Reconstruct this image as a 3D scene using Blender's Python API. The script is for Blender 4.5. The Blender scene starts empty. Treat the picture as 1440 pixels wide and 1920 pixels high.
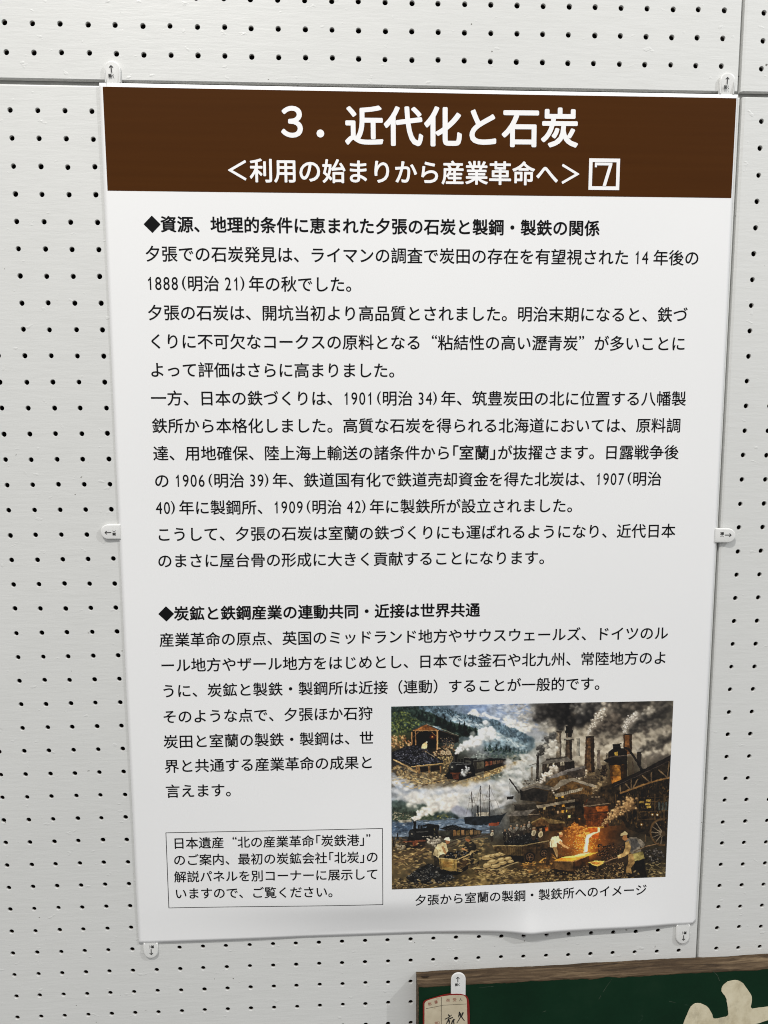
import bpy, math
import numpy as np
from mathutils import Matrix, Vector

C = bpy.context.scene
COL = C.collection
# ------------------------------------------------------------------ camera
cam = bpy.data.objects.new('camera', bpy.data.cameras.new('camera'))
COL.objects.link(cam)
R_ = Vector((0.99905, -0.04349, -0.00339)); D_ = Vector((-0.00818, -0.11040, -0.99385)); F_ = Vector((0.04285, 0.99294, -0.11065))
mw = Matrix.Identity(4)
for i in range(3):
    mw[i][0], mw[i][1], mw[i][2] = R_[i], -D_[i], -F_[i]
mw.translation = Vector((0.31698, -0.68836, -0.30304))
cam.matrix_world = mw
cam.data.sensor_fit = 'VERTICAL'; cam.data.sensor_height = 36.0; cam.data.sensor_width = 27.0
cam.data.lens = 36.0*1281.25/1920
cam.data.clip_start = 0.02; cam.data.clip_end = 50
C.camera = cam
# ------------------------------------------------------------------ light: two ceiling fittings and the room's soft bounce
w = bpy.data.worlds.new('World'); C.world = w; w.use_nodes = True
_n = w.node_tree.nodes; _l = w.node_tree.links                       # the room: pale ceiling above, darker floor below
_tc = _n.new('ShaderNodeTexCoord'); _sx = _n.new('ShaderNodeSeparateXYZ'); _rp = _n.new('ShaderNodeValToRGB'); _mr = _n.new('ShaderNodeMapRange')
_l.new(_tc.outputs['Generated'], _sx.inputs[0]); _l.new(_sx.outputs['Z'], _mr.inputs[0]); _mr.inputs[1].default_value = -1; _mr.inputs[2].default_value = 1
_l.new(_mr.outputs[0], _rp.inputs[0]); _l.new(_rp.outputs[0], _n['Background'].inputs[0])
_rp.color_ramp.elements[0].position = .3; _rp.color_ramp.elements[0].color = (.20, .20, .195, 1)
_rp.color_ramp.elements[1].position = .72; _rp.color_ramp.elements[1].color = (.98, .99, 1, 1)
w.node_tree.nodes['Background'].inputs[1].default_value = .80
def lamp(name, loc, power, col, size):
    l = bpy.data.lights.new(name, 'POINT'); l.energy = power; l.color = col; l.shadow_soft_size = size
    o = bpy.data.objects.new(name, l); o.location = loc; COL.objects.link(o)
lamp('ceiling_lamp', (-0.35, -1.5, 1.83), 180, (1.0, 0.972, 0.925), 0.035)
lamp('ceiling_lamp', (2.95, -1.5, 2.0), 192, (0.97, 0.99, 1.0), 0.035)
C.view_settings.view_transform = 'Standard'; C.view_settings.look = 'None'
C.view_settings.exposure = 0; C.view_settings.gamma = 1; C.view_settings.use_curve_mapping = False
C.render.film_transparent = False
C.cycles.filter_width = 1.05
# ------------------------------------------------------------------ helpers
def tag(o, label=None, cat=None, group=None, kind=None):
    for k, v in (('label', label), ('category', cat), ('group', group), ('kind', kind)):
        if v: o[k] = v
    return o
def empty(name, loc, label, cat, group=None):
    o = bpy.data.objects.new(name, None); o.location = loc; o.empty_display_size = .02
    COL.objects.link(o); return tag(o, label, cat, group)
def wloc(o):
    p = Vector((0, 0, 0))
    while o is not None: p += o.location; o = o.parent
    return p
def mesh(name, V, F, mat, parent=None, smooth=False, loc=None, label=None):
    """One mesh object; V in world metres, stored relative to its parent (or to loc)."""
    me = bpy.data.meshes.new(name)
    off = wloc(parent) if parent else Vector(loc or (0, 0, 0))
    V = np.asarray(V, float)-np.array(off)
    me.from_pydata(V.tolist(), [], F); me.update()
    for m in (mat if isinstance(mat, (list, tuple)) else [mat]): me.materials.append(m)
    if smooth: me.polygons.foreach_set('use_smooth', [True]*len(me.polygons))
    o = bpy.data.objects.new(name, me); COL.objects.link(o)
    if parent: o.parent = parent
    elif loc: o.location = loc
    if label: o['label'] = label
    return o
class NT:
    def __init__(s, name, rough=.5, spec=.5):
        s.m = bpy.data.materials.new(name); s.m.use_nodes = True; s.t = s.m.node_tree; s.n = s.t.nodes
        s.b = s.n['Principled BSDF']; s.b.inputs['Roughness'].default_value = rough
        s.b.inputs['Specular IOR Level'].default_value = spec
        s.tc = s.n.new('ShaderNodeTexCoord')
    def link(s, a, b): s.t.links.new(a, b)
    def noise(s, scale, detail=3, rough=.5, sc=(1, 1, 1), dist=0.):
        mp = s.n.new('ShaderNodeMapping'); mp.inputs['Scale'].default_value = sc
        s.link(s.tc.outputs['Object'], mp.inputs[0])
        x = s.n.new('ShaderNodeTexNoise'); x.inputs['Scale'].default_value = scale; x.inputs['Detail'].default_value = detail
        x.inputs['Roughness'].default_value = rough; x.inputs['Distortion'].default_value = dist
        s.link(mp.outputs[0], x.inputs['Vector']); return x.outputs['Fac']
    def ramp(s, fac, stops):
        r = s.n.new('ShaderNodeValToRGB'); e = r.color_ramp.elements
        while len(e) < len(stops): e.new(.5)
        for k, (p, c) in enumerate(stops): e[k].position = p; e[k].color = (*c, 1) if len(c) == 3 else c
        s.link(fac, r.inputs[0]); return r.outputs[0]
    def mix(s, fac, a, b, mode='MIX'):
        x = s.n.new('ShaderNodeMix'); x.data_type = 'RGBA'; x.blend_type = mode
        for v, i in ((fac, 0), (a, 6), (b, 7)):
            if isinstance(v, (int, float)): x.inputs[i].default_value = v
            elif isinstance(v, tuple): x.inputs[i].default_value = (*v, 1)
            else: s.link(v, x.inputs[i])
        return x.outputs[2]
    def bump(s, fac, strength, dist, prev=None):
        b = s.n.new('ShaderNodeBump'); b.inputs['Strength'].default_value = strength; b.inputs['Distance'].default_value = dist
        s.link(fac, b.inputs['Height'])
        if prev is not None: s.link(prev, b.inputs['Normal'])
        return b.outputs[0]
    def col(s, c):
        if isinstance(c, tuple): s.b.inputs['Base Color'].default_value = (*c, 1)
        else: s.link(c, s.b.inputs['Base Color'])
    def nrm(s, o): s.link(o, s.b.inputs['Normal'])
# ------------------------------------------------------------------ materials
BW, GY = (1, 1, 1), (0, 0, 0)
def m_wall():
    s = NT('wall_paint', .42, .45)
    c = s.ramp(s.noise(3.2, 4, .55), [(.3, (.665, .667, .650)), (.7, (.705, .705, .686))])
    c = s.mix(s.ramp(s.noise(26, 4, .6, (1, 1, 5)), [(.45, (0, 0, 0)), (.75, (.35, .35, .35))]), c, (.62, .62, .60))
    spot = s.ramp(s.noise(150, 2, .4), [(.735, (0, 0, 0)), (.755, (1, 1, 1))])
    area = s.ramp(s.noise(9, 2, .5), [(.52, (0, 0, 0)), (.58, (1, 1, 1))])
    c = s.mix(s.mix(1.0, spot, area, 'MULTIPLY'), c, (.16, .15, .13))
    smear = s.ramp(s.noise(42, 5, .7, (1, 1, 1.6), .6), [(.69, (0, 0, 0)), (.76, (.55, .55, .55))])
    c = s.mix(s.mix(1.0, smear, s.ramp(s.noise(7, 2), [(.5, (0, 0, 0)), (.62, (1, 1, 1))]), 'MULTIPLY'), c, (.45, .44, .42))
    s.col(c)
    n1 = s.noise(38, 4, .6, (1, 1, 7)); n2 = s.noise(330, 2, .5, (1, 1, 2.2)); n3 = s.noise(75, 3, .5, (1, 1, 1.7))
    bl = s.ramp(n3, [(.66, (0, 0, 0)), (.74, (1, 1, 1))])
    b = s.bump(n1, .21, .0009); b = s.bump(n2, .14, .00025, b); b = s.bump(bl, .4, .0005, b); s.nrm(b)
    s.link(s.ramp(n1, [(.3, (.36, .36, .36)), (.7, (.52, .52, .52))]), s.b.inputs['Roughness'])
    return s.m
def m_paper():
    s = NT('poster_paper', .5, .35)
    s.col(s.ramp(s.noise(5, 3), [(.3, (.845, .842, .842)), (.7, (.868, .864, .862))]))
    s.nrm(s.bump(s.noise(900, 2), .05, .0001)); return s.m
def m_flat(name, c, rough=.5, spec=.4, var=.12, scale=60, bump=0., bscale=400):
    s = NT(name, rough, spec)
    s.col(s.ramp(s.noise(scale, 3), [(.3, tuple(x*(1-var) for x in c)), (.7, tuple(x*(1+var) for x in c))]))
    if bump: s.nrm(s.bump(s.noise(bscale, 3), bump, .0003))
    return s.m
def m_brown():
    s = NT('brown_ink', .6, .05)
    c = s.ramp(s.noise(30, 3, .5, (.15, 1, 6)), [(.3, (.060, .0186, .0022)), (.7, (.067, .0212, .0027))])
    s.col(s.mix(s.ramp(s.noise(70, 3, .6, (.3, 1, 2)), [(.7, (0, 0, 0)), (.8, (.12, .12, .12))]), c, (.085, .038, .015)))
    s.nrm(s.bump(s.noise(500, 2), .04, .0001)); return s.m
def m_wood():
    s = NT('old_wood', .72, .25)
    g = s.noise(15, 6, .68, (1, 12, 12), .9)
    c = s.ramp(g, [(.34, (.018, .011, .006)), (.46, (.060, .038, .020)), (.55, (.112, .074, .041)), (.68, (.22, .155, .09))])
    d = s.ramp(s.noise(7, 4, .6, (1, 2, 2)), [(.42, (0, 0, 0)), (.7, (.75, .75, .75))])
    s.col(s.mix(d, c, (.055, .034, .018)))
    s.nrm(s.bump(g, .5, .0012, s.bump(s.noise(120, 3, .6, (1, 6, 6)), .4, .0005))); return s.m
def m_green():
    s = NT('green_sign_paint', .5, .09)
    c = s.ramp(s.noise(12, 4, .6), [(.3, (.0045, .019, .009)), (.55, (.0055, .026, .012)), (.75, (.010, .032, .016))])
    sc = s.ramp(s.noise(28, 6, .75, (1, 1, 2.4), 1.2), [(.66, (0, 0, 0)), (.74, (.5, .5, .5))])
    c = s.mix(sc, c, (.05, .075, .055)); s.col(c)
    s.nrm(s.bump(s.noise(60, 4, .6, (1, 1, 4)), .25, .0006)); return s.m
def m_cream():
    s = NT('cream_sign_paint', .6, .3)
    c = s.ramp(s.noise(40, 5, .65, (1.6, 1, 1)), [(.3, (.52, .45, .30)), (.5, (.66, .59, .42)), (.72, (.74, .67, .50))])
    c = s.mix(s.ramp(s.noise(26, 5, .7, (2, 1, 1)), [(.58, (0, 0, 0)), (.74, (.5, .5, .5))]), c, (.30, .26, .18))
    s.col(c); s.nrm(s.bump(s.noise(200, 3, .6, (1, 1, 2)), .4, .0003)); return s.m
def m_tan():
    s = NT('aged_label_paper', .75, .2)
    c = s.ramp(s.noise(60, 4, .6), [(.3, (.47, .40, .28)), (.7, (.60, .525, .385))])
    s.col(s.mix(s.ramp(s.noise(110, 4, .7), [(.62, (0, 0, 0)), (.75, (.5, .5, .5))]), c, (.30, .20, .11)))
    s.nrm(s.bump(s.noise(300, 3), .2, .0002)); return s.m
def m_clip():
    s = NT('white_plastic', .3, .5)
    s.col(s.ramp(s.noise(80, 2), [(.3, (.73, .73, .71)), (.7, (.77, .765, .75))]))
    s.b.inputs['Subsurface Weight'].default_value = .3; s.b.inputs['Subsurface Radius'].default_value = (.002, .002, .002)
    return s.m
def m_print():
    s = NT('printed_colours', .45, .4)
    a = s.n.new('ShaderNodeVertexColor'); a.layer_name = 'print'; s.col(a.outputs[0]); return s.m
WALL, PAPER, BROWN, WOOD, GREEN, CREAM, TAN, CLIP, PRINT = m_wall(), m_paper(), m_brown(), m_wood(), m_green(), m_cream(), m_tan(), m_clip(), m_print()
INK = m_flat('black_ink', (.007, .007, .0078), .55, .06, .1); WHITE_INK = m_flat('unprinted_white', (.9, .89, .89), .45, .3, .02)
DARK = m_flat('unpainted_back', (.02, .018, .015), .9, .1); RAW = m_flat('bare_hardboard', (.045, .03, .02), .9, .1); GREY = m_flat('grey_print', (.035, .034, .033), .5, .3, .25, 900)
RED = m_flat('red_border', (.20, .012, .010), .55, .3, .3, 90, .2); REDINK = m_flat('red_ink', (.30, .07, .05), .6, .2, .3, 700)
LINE = m_flat('dark_rule', (.06, .045, .035), .6, .2, .3, 500); BRUSH = m_flat('brush_ink', (.008, .008, .009), .5, .4)
# ------------------------------------------------------------------ the pegboard wall
T = .0031
FLAT = (.0005, .0004)
def panel(name, x0, x1, z0, z1, ox, oz, c0, c1, r0, r1, label, **edge):
    """A painted pegboard panel: face x0..x1, z0..z1, bevelled edge, holes on a 25 mm lattice (real openings)."""
    P, H = .025, .0125
    N = 16; V = []; F = []
    ang = np.arange(N)*2*np.pi/N; ca, sa = np.cos(ang), np.sin(ang); sq = 1/np.maximum(abs(ca), abs(sa))
    rng = np.random.RandomState(int(abs(ox)*1e4)+len(label))
    rings = [(H*sq, 0), (.00275, 0), (.00256, .00012), (.00247, .0005), (.00245, .0019), (.00241, T)]
    tv = np.array([[(r*ca[k] if np.isscalar(r) else r[k]*ca[k]), y, (r*sa[k] if np.isscalar(r) else r[k]*sa[k])] for r, y in rings for k in range(N)])
    tf = [[a*N+k, a*N+(k+1) % N, (a+1)*N+(k+1) % N, (a+1)*N+k] for a in range(len(rings)-1) for k in range(N)]
    tf = np.array(tf); big = np.arange(len(tv)) >= N
    vs = []; fs = []; n = 0
    for c in range(c0, c1+1):
        for r in range(r0, r1+1):
            j = rng.randn(2)*.00018*1.0; k = 1+rng.randn()*.025
            v = tv.copy(); v[big, 0] *= k; v[big, 2] *= k; v[big, 0] += j[0]; v[big, 2] += j[1]
            v[:, 0] += ox+c*P; v[:, 2] += oz-r*P
            vs.append(v); fs.append(tf+n); n += len(tv)
    X0, X1, Z0, Z1 = ox+c0*P-H, ox+c1*P+H, oz-r1*P-H, oz-r0*P+H
    D = .0042
    (cl, dl), (cr, dr), (cb, db), (ct, dt) = edge.get('L', FLAT), edge.get('R', FLAT), edge.get('B', FLAT), edge.get('T', FLAT)
    ex = [[X0, 0, Z0], [X1, 0, Z0], [X1, 0, Z1], [X0, 0, Z1], [x0, 0, z0], [x1, 0, z0], [x1, 0, z1], [x0, 0, z1],
          [x0-cl, min(dl, db), z0-cb], [x1+cr, min(dr, db), z0-cb], [x1+cr, min(dr, dt), z1+ct], [x0-cl, min(dl, dt), z1+ct],
          [x0-cl, D, z0-cb], [x1+cr, D, z0-cb], [x1+cr, D, z1+ct], [x0-cl, D, z1+ct]]
    q = [[a*4+k, a*4+(k+1) % 4, a*4+4+(k+1) % 4, a*4+4+k] for a in range(3) for k in range(4)]
    vs.append(np.array(ex)); fs.append(np.array(q)+n)
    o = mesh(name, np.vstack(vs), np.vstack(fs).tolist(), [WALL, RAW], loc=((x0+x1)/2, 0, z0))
    nf = (len(rings)-1)*N; k = np.zeros(len(o.data.polygons), np.int32); nc = (c1-c0+1)*(r1-r0+1)*nf
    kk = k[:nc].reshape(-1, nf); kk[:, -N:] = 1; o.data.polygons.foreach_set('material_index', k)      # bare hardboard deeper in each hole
    return tag(o, label, 'pegboard panel')
big = panel('pegboard_panel', -.515, .6934, -1.165, .0212, -.0007, 0, -20, 27, 0, 46, 'large white pegboard panel behind the poster, below the horizontal seam', T=(.0013, .0013))
panel('pegboard_panel', -.515, .6908, .0282, .33, -.0007, .05065, -20, 27, -11, 0, 'white pegboard strip panel along the top, above the poster and its seam')
panel('pegboard_panel', .6998, 1.385, -1.165, .0222, .71675, .00089, 0, 26, 0, 46, 'white pegboard panel to the right of the poster, below the seam crossing', L=(.0026, .0022), T=(.0013, .0013))
panel('pegboard_panel', .6972, 1.385, .0284, .33, .71395, .04918, 0, 26, -11, 0, 'small white pegboard panel in the top right corner, right of the vertical seam', L=(.0026, .0022))
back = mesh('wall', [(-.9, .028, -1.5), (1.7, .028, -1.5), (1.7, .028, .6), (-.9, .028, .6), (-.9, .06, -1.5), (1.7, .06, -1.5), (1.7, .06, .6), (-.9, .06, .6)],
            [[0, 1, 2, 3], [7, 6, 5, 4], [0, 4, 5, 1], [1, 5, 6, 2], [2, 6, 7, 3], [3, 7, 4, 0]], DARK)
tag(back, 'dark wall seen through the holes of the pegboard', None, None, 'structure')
def box(name, x0, x1, y0, y1, z0, z1, mat, parent):
    return mesh(name, [(x, y, z) for x in (x0, x1) for y in (y0, y1) for z in (z0, z1)], [[0, 1, 3, 2], [4, 6, 7, 5], [0, 4, 5, 1], [2, 3, 7, 6], [0, 2, 6, 4], [1, 5, 7, 3]], mat, parent)
JOINT = m_flat('joint_strip_shade', (.36, .36, .345), .7, .2, .15, 40)  # batten colour darkened below the wall white to stand in for seam-gap shade
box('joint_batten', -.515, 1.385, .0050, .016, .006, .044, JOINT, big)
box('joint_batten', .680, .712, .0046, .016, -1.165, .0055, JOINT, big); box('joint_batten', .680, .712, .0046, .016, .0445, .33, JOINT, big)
# ------------------------------------------------------------------ the poster
PX0, PX1, PZ0, PZ1 = .0829, .6908, -.8425, .0242
_ = np
def lift(X, Z):
    """How far the hung sheet stands off the board: it bellies out low down and ripples along its bottom edge."""
    X = np.asarray(X, float); Z = np.asarray(Z, float)
    d = .0016+0*X
    d = d+.00035*np.sin(X*9+Z*3+1)*np.sin(Z*7.5+.6)+.00018*np.sin(X*23-Z*5)*np.sin(Z*17+2)
    sig = np.where(Z > -.797, .095, .026)
    d = d+.0064*np.exp(-((X-.345)/.155)**2)*np.exp(-((Z+.797)/sig)**2)
    d = d-.0022*np.exp(-((X-.33)/.09)**2)*np.exp(-np.maximum(Z+.8425, 0)/.012)
    a = np.exp(-np.sqrt(((X-.503)/.027)**2+.03)+.17)*.0064+.0034*np.exp(-((X-.58)/.075)**4)
    d = d+a*np.exp(-(np.maximum(Z+.8425, 0)/.036)**1.3)
    fold = np.exp(-((X-.502-(Z+.8425)*.06)/.007)**2)*np.exp(-((Z+.81)/.028)**2)
    d = d-.0010*fold
    return np.maximum(d, .0008)
def on_sheet(x, z, k): return np.c_[x, -lift(x, z)-k, z]
poster = empty('poster', ((PX0+PX1)/2, 0, PZ0), 'large white printed poster with brown title band, hung on the pegboard by plastic tabs', 'poster')
def sheet(name, x0, x1, z0, z1, nx, nz, k, mat, parent, skew=None, smooth=True):
    gx, gz = np.meshgrid(np.linspace(0, 1, nx), np.linspace(0, 1, nz))
    X = x0+(x1-x0)*gx; Z = z0+(z1-z0)*gz
    if skew: X, Z = skew(X, Z, gx, gz)
    V = on_sheet(X.ravel(), Z.ravel(), k)
    F = [[j*nx+i, j*nx+i+1, (j+1)*nx+i+1, (j+1)*nx+i] for j in range(nz-1) for i in range(nx-1)]
    return mesh(name, V, F, mat, parent, smooth)
def paper_edge(X, Z, gx, gz):
    X = X+(gx-.5)*.0016*np.sin(gz*3)-.0006*(1-gz)*(1-gx)
    rc = .0045; cx = np.clip((gx*(PX1-PX0)-(PX1-PX0-rc))/rc, 0, 1)         # softly rounded lower right corner
    return X, Z+np.where(gz < .02, rc*(1-np.sqrt(np.maximum(1-cx**2, 0)))*(1-gz/.02), 0)
pw = 180; ph = 240
ps = sheet('paper_sheet', PX0, PX1, PZ0, PZ1, pw, ph, 0, PAPER, poster, paper_edge)
so = ps.modifiers.new('paper_thickness', 'SOLIDIFY'); so.thickness = .00025; so.offset = -1
sheet('title_band', .0860, .6896, -.0716, .0208, 160, 30, .00014, BROWN, poster)
# --- lettering from the built-in outline font
_fc = bpy.data.curves.new('glyph', 'FONT'); _fo = bpy.data.objects.new('glyph', _fc); COL.objects.link(_fo)
_fc.size = 1; _fc.resolution_u = 4; _fc.dimensions = '2D'; _fc.fill_mode = 'BOTH'
_gl = {}
def glyph(ch, off=0.):
    if (ch, off) not in _gl:
        _fc.body = ch; _fc.offset = off
        dg = bpy.context.evaluated_depsgraph_get(); dg.update()
        me = bpy.data.meshes.new_from_object(_fo.evaluated_get(dg))
        v = np.array([tuple(q.co)[:2] for q in me.vertices]).reshape(-1, 2); f = [list(p.vertices) for p in me.polygons]
        bpy.data.meshes.remove(me); _gl[(ch, off)] = (v, f)
    return _gl[(ch, off)]
HALF = '0123456789()'
def adv(c): return .25 if c == '~' else .5 if c in HALF+'「」' else 1.
def set_text(s, x, z, em, tilt=0., off=.011, bold=()):
    """Lay a line of characters from (x, z): z is the mid height of the character cells. Flat (x, z) vertices and faces."""
    V = []; F = []; n = 0; cx = 0.
    for i, ch in enumerate(s):
        a = adv(ch)
        if ch != '~':
            o = off+(.004 if ch in bold else 0)
            v, f = glyph(ch); v = v.copy()
            if ch in HALF:
                if ch == '1':
                    v = np.array([(.235, 0), (.325, 0), (.325, .69), (.255, .69), (.235, .62), (.12, .545), (.12, .46), (.235, .53)]); f = [[0, 1, 2, 3, 4, 7], [4, 5, 6, 7]]
                if ch in '()': v[:, 1] = (v[:, 1]-.232)*.92+.38; v[:, 0] += (.14 if ch == '(' else -.0)
                else: v[:, 1] *= 1.12; v[:, 0] = (v[:, 0]-.25)*.86+.26
                v[:, 1] -= .02*(ch not in '()')
            elif ch == '「': v[:, 0] -= .5
            elif ch == '“': v[:, 0] = (v[:, 0]-.21)*.9+.8; v[:, 1] = (v[:, 1]-.57)*.9+.72
            elif ch == '”': v[:, 0] = (v[:, 0]-.21)*.9+.2; v[:, 1] = (v[:, 1]-.57)*.9+.72
            elif ch == '＜' or ch == '＞': v[:, 0] = (v[:, 0]-.5)*.92+.5
            v[:, 0] += cx; v[:, 1] -= .38
            if ch in HALF and o < .015: o = .004
            for dx, dy in ([(0, 0)] if o == 0 else [(o*math.cos(t), o*math.sin(t)) for t in np.arange(8)*math.pi/4]):
                V.append(np.c_[(v+[dx, dy])*em, np.full(len(v), len(V) % 8*.000004)]); F += [[k+n for k in q] for q in f]; n += len(v)
        cx += a
    V = np.vstack(V); c, s_ = math.cos(tilt), math.sin(tilt)
    return np.c_[x+V[:, 0]*c-V[:, 1]*s_, z+V[:, 0]*s_+V[:, 1]*c, V[:, 2]], F
def print_text(name, s, x, z, em, mat, parent, tilt=0., off=.011, bold=(), k=.0001, label=None):
    v, f = set_text(s, x, z, em, math.radians(tilt), off, bold)
    return mesh(name, on_sheet(v[:, 0], v[:, 1], k+v[:, 2]), f, mat, parent, label=label)
def paint_picture(PW=1000, PH=672):
    """Paint the printed industrial scene as a PH x PW array of sRGB colours (0..255)."""
    rs = np.random.RandomState(7)
    # coordinates below are in a 1362 x 909 layout whose corners are these four points
    quad = [(734, 1325.5), (1263.5, 1314.8), (1249, 1646), (734, 1668.5)]
    A = []
    for (x, y), (u, v) in zip(quad, [(0, 0), (PW, 0), (PW, PH), (0, PH)]):
        A.append([x, y, 1, 0, 0, 0, -u*x, -u*y, u]); A.append([0, 0, 0, x, y, 1, -v*x, -v*y, v])
    A = np.array(A, float)
    h = np.append(np.linalg.solve(A[:, :8], A[:, 8]), 1).reshape(3, 3)
    def uv(p):
        q = h @ np.vstack([np.array(p, float).T, np.ones(len(p))])
        return (q[:2]/q[2]).T
    SC = 7.5789
    ORG = {1: (730, 1310), 2: (910, 1310), 3: (1080, 1310), 4: (730, 1490), 5: (910, 1490), 6: (1080, 1490)}
    def t(k, *pts):                                       # detail-tile points -> canvas
        o = ORG[k]; return uv([(o[0]+x/SC, o[1]+y/SC) for x, y in pts])
    def z(*pts): return uv([(720+x/2.5714, 1300+y/2.5714) for x, y in pts])
    K = PW/529.0/SC                                       # tile unit -> canvas px
    def fbm(w, h_, cells, octv=4, seed=0):
        r = np.random.RandomState(seed); out = np.zeros((h_, w)); amp = 1; tot = 0
        for o in range(octv):
            gx = int(cells*2**o)+2; gy = int(cells*2**o*h_/w)+2
            g = r.rand(gy, gx)
            yy = np.linspace(0, gy-1.001, h_); xx = np.linspace(0, gx-1.001, w)
            y0 = yy.astype(int); x0 = xx.astype(int); fy = (yy-y0)[:, None]; fx = (xx-x0)[None]
            fy = fy*fy*(3-2*fy); fx = fx*fx*(3-2*fx)
            out += amp*((g[y0][:, x0]*(1-fx)+g[y0][:, x0+1]*fx)*(1-fy)+(g[y0+1][:, x0]*(1-fx)+g[y0+1][:, x0+1]*fx)*fy)
            tot += amp; amp *= .55
        return out/tot
    N1 = fbm(PW, PH, 60, 3, 1); N2 = fbm(PW, PH, 14, 4, 2); N3 = fbm(PW, PH, 120, 2, 3)
    img = np.zeros((PH, PW, 3))
    # --- soft underpainting from a sparse set of colour notes
    G = [(90, [(60,35,50,45),(160,45,60,60),(260,60,75,85),(360,92,106,122),(460,92,112,152),(560,150,155,165),(660,150,150,150),(760,72,70,66),(860,45,42,40),(960,70,66,62),(1060,85,80,74),(1160,60,56,52),(1260,70,66,60),(1360,95,90,80)]),
     (180, [(60,60,70,40),(160,45,55,35),(260,30,45,40),(360,60,80,85),(460,75,95,110),(560,95,115,130),(660,175,172,162),(760,140,136,126),(860,60,56,52),(960,130,120,106),(1060,140,132,120),(1160,150,142,130),(1260,90,84,78),(1360,110,104,94)]),
     (260, [(60,70,60,40),(160,20,15,12),(230,15,12,10),(360,60,65,55),(460,150,150,148),(560,70,95,105),(660,95,115,120),(760,150,146,138),(860,110,104,92),(940,160,150,132),(1000,70,58,45),(1060,150,140,122),(1130,90,84,74),(1180,80,60,38),(1260,140,132,120),(1360,120,112,102)]),
     (340, [(60,35,35,38),(160,35,35,40),(260,70,62,45),(340,30,28,26),(460,45,45,42),(560,60,50,42),(660,120,118,105),(720,170,168,160),(800,120,112,100),(870,80,74,66),(940,110,104,96),(1000,65,55,42),(1060,100,92,78),(1130,60,48,28),(1230,110,104,92),(1330,50,44,38)]),
     (420, [(60,85,75,58),(160,95,85,65),(260,80,70,52),(360,85,75,55),(460,120,108,85),(560,105,110,100),(660,140,142,138),(720,110,106,98),(800,75,66,54),(880,62,50,36),(960,60,50,38),(1040,85,74,58),(1120,70,55,35),(1220,40,33,24),(1320,35,30,24)]),
     (500, [(60,125,130,138),(160,145,145,145),(260,165,162,155),(360,175,172,162),(450,150,148,140),(540,150,148,140),(620,120,118,112),(700,55,50,42),(780,60,50,36),(860,65,52,34),(940,62,50,34),(1020,75,62,46),(1100,60,48,32),(1200,55,42,26),(1320,45,36,24)]),
     (580, [(60,60,68,62),(160,120,122,115),(260,90,95,92),(360,110,115,118),(460,60,60,60),(540,110,110,106),(620,75,70,60),(700,65,56,42),(780,60,46,28),(860,62,46,26),(960,60,44,26),(1040,80,48,22),(1120,90,70,46),(1220,60,46,28),(1320,45,38,26)]),
     (650, [(60,60,80,100),(160,35,35,35),(260,40,40,38),(360,75,85,92),(460,45,52,60),(540,80,86,90),(620,65,62,56),(700,60,54,44),(800,55,42,26),(880,80,54,26),(960,130,80,34),(1040,150,95,40),(1120,70,46,26),(1220,45,34,22),(1320,50,42,30)]),
     (720, [(60,55,48,38),(160,40,32,26),(260,85,80,66),(360,90,78,55),(460,95,84,60),(540,60,52,38),(620,40,36,30),(700,45,38,28),(800,70,56,38),(880,130,80,36),(980,190,120,50),(1060,90,54,26),(1160,60,50,38),(1220,75,70,58),(1320,50,44,32)]),
     (800, [(60,100,84,58),(160,90,76,52),(260,75,66,48),(350,45,40,32),(440,50,44,32),(530,95,84,62),(620,75,62,42),(700,45,36,26),(800,70,50,30),(880,100,66,32),(980,90,58,28),(1060,55,42,28),(1160,55,42,30),(1240,40,34,26),(1320,55,48,34)]),
     (870, [(60,85,74,52),(160,45,42,38),(260,50,46,40),(360,70,60,42),(460,95,82,52),(560,70,60,42),(660,90,74,48),(760,95,78,48),(860,45,34,22),(960,60,48,32),(1060,70,58,42),(1160,40,34,26),(1240,30,26,20),(1320,70,62,44)]),
     (930, [(60,70,62,44),(160,75,66,48),(260,80,70,48),(460,110,92,58),(660,80,66,42),(860,70,58,38),(1060,60,50,34),(1260,60,52,38),(1360,75,66,48)])]
    P_ = []; C_ = []
    for y, r in G:
        for a in r: P_.append((a[0], y)); C_.append(a[1:])
    P_ = z(*P_); C_ = np.array(C_, float)
    step = 8
    gy, gx = np.mgrid[0:PH+step:step, 0:PW+step:step]
    d2 = (gx[..., None]-P_[:, 0])**2+(gy[..., None]-P_[:, 1])**2
    w = np.exp(-d2/(2*34.0**2))+1e-9/(d2+1)
    low = (w @ C_)/w.sum(-1, keepdims=True)
    yy = np.arange(PH)/step; xx = np.arange(PW)/step
    y0 = yy.astype(int); x0 = xx.astype(int); fy = (yy-y0)[:, None, None]; fx = (xx-x0)[None, :, None]
    img[:] = (low[y0][:, x0]*(1-fx)+low[y0][:, x0+1]*fx)*(1-fy)+(low[y0+1][:, x0]*(1-fx)+low[y0+1][:, x0+1]*fx)*fy
    base = img.copy()
    img *= (0.72+0.56*N1[..., None]); img *= (.8+.4*N2[..., None])
    # --- brushes
    def poly(p, col, a=1.0, tex=.25, soft=1.0, warp=1.5, col2=None):
        p = np.asarray(p); m = 4
        x0, x1 = int(max(0, p[:, 0].min()-m)), int(min(PW, p[:, 0].max()+m+1))
        y0, y1 = int(max(0, p[:, 1].min()-m)), int(min(PH, p[:, 1].max()+m+1))
        if x1 <= x0 or y1 <= y0: return
        Y, X = np.mgrid[y0:y1, x0:x1].astype(float)
        acc = np.zeros(X.shape)
        wx = (N1[y0:y1, x0:x1]-.5)*warp*2; wy = (N3[y0:y1, x0:x1]-.5)*warp*2
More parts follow.
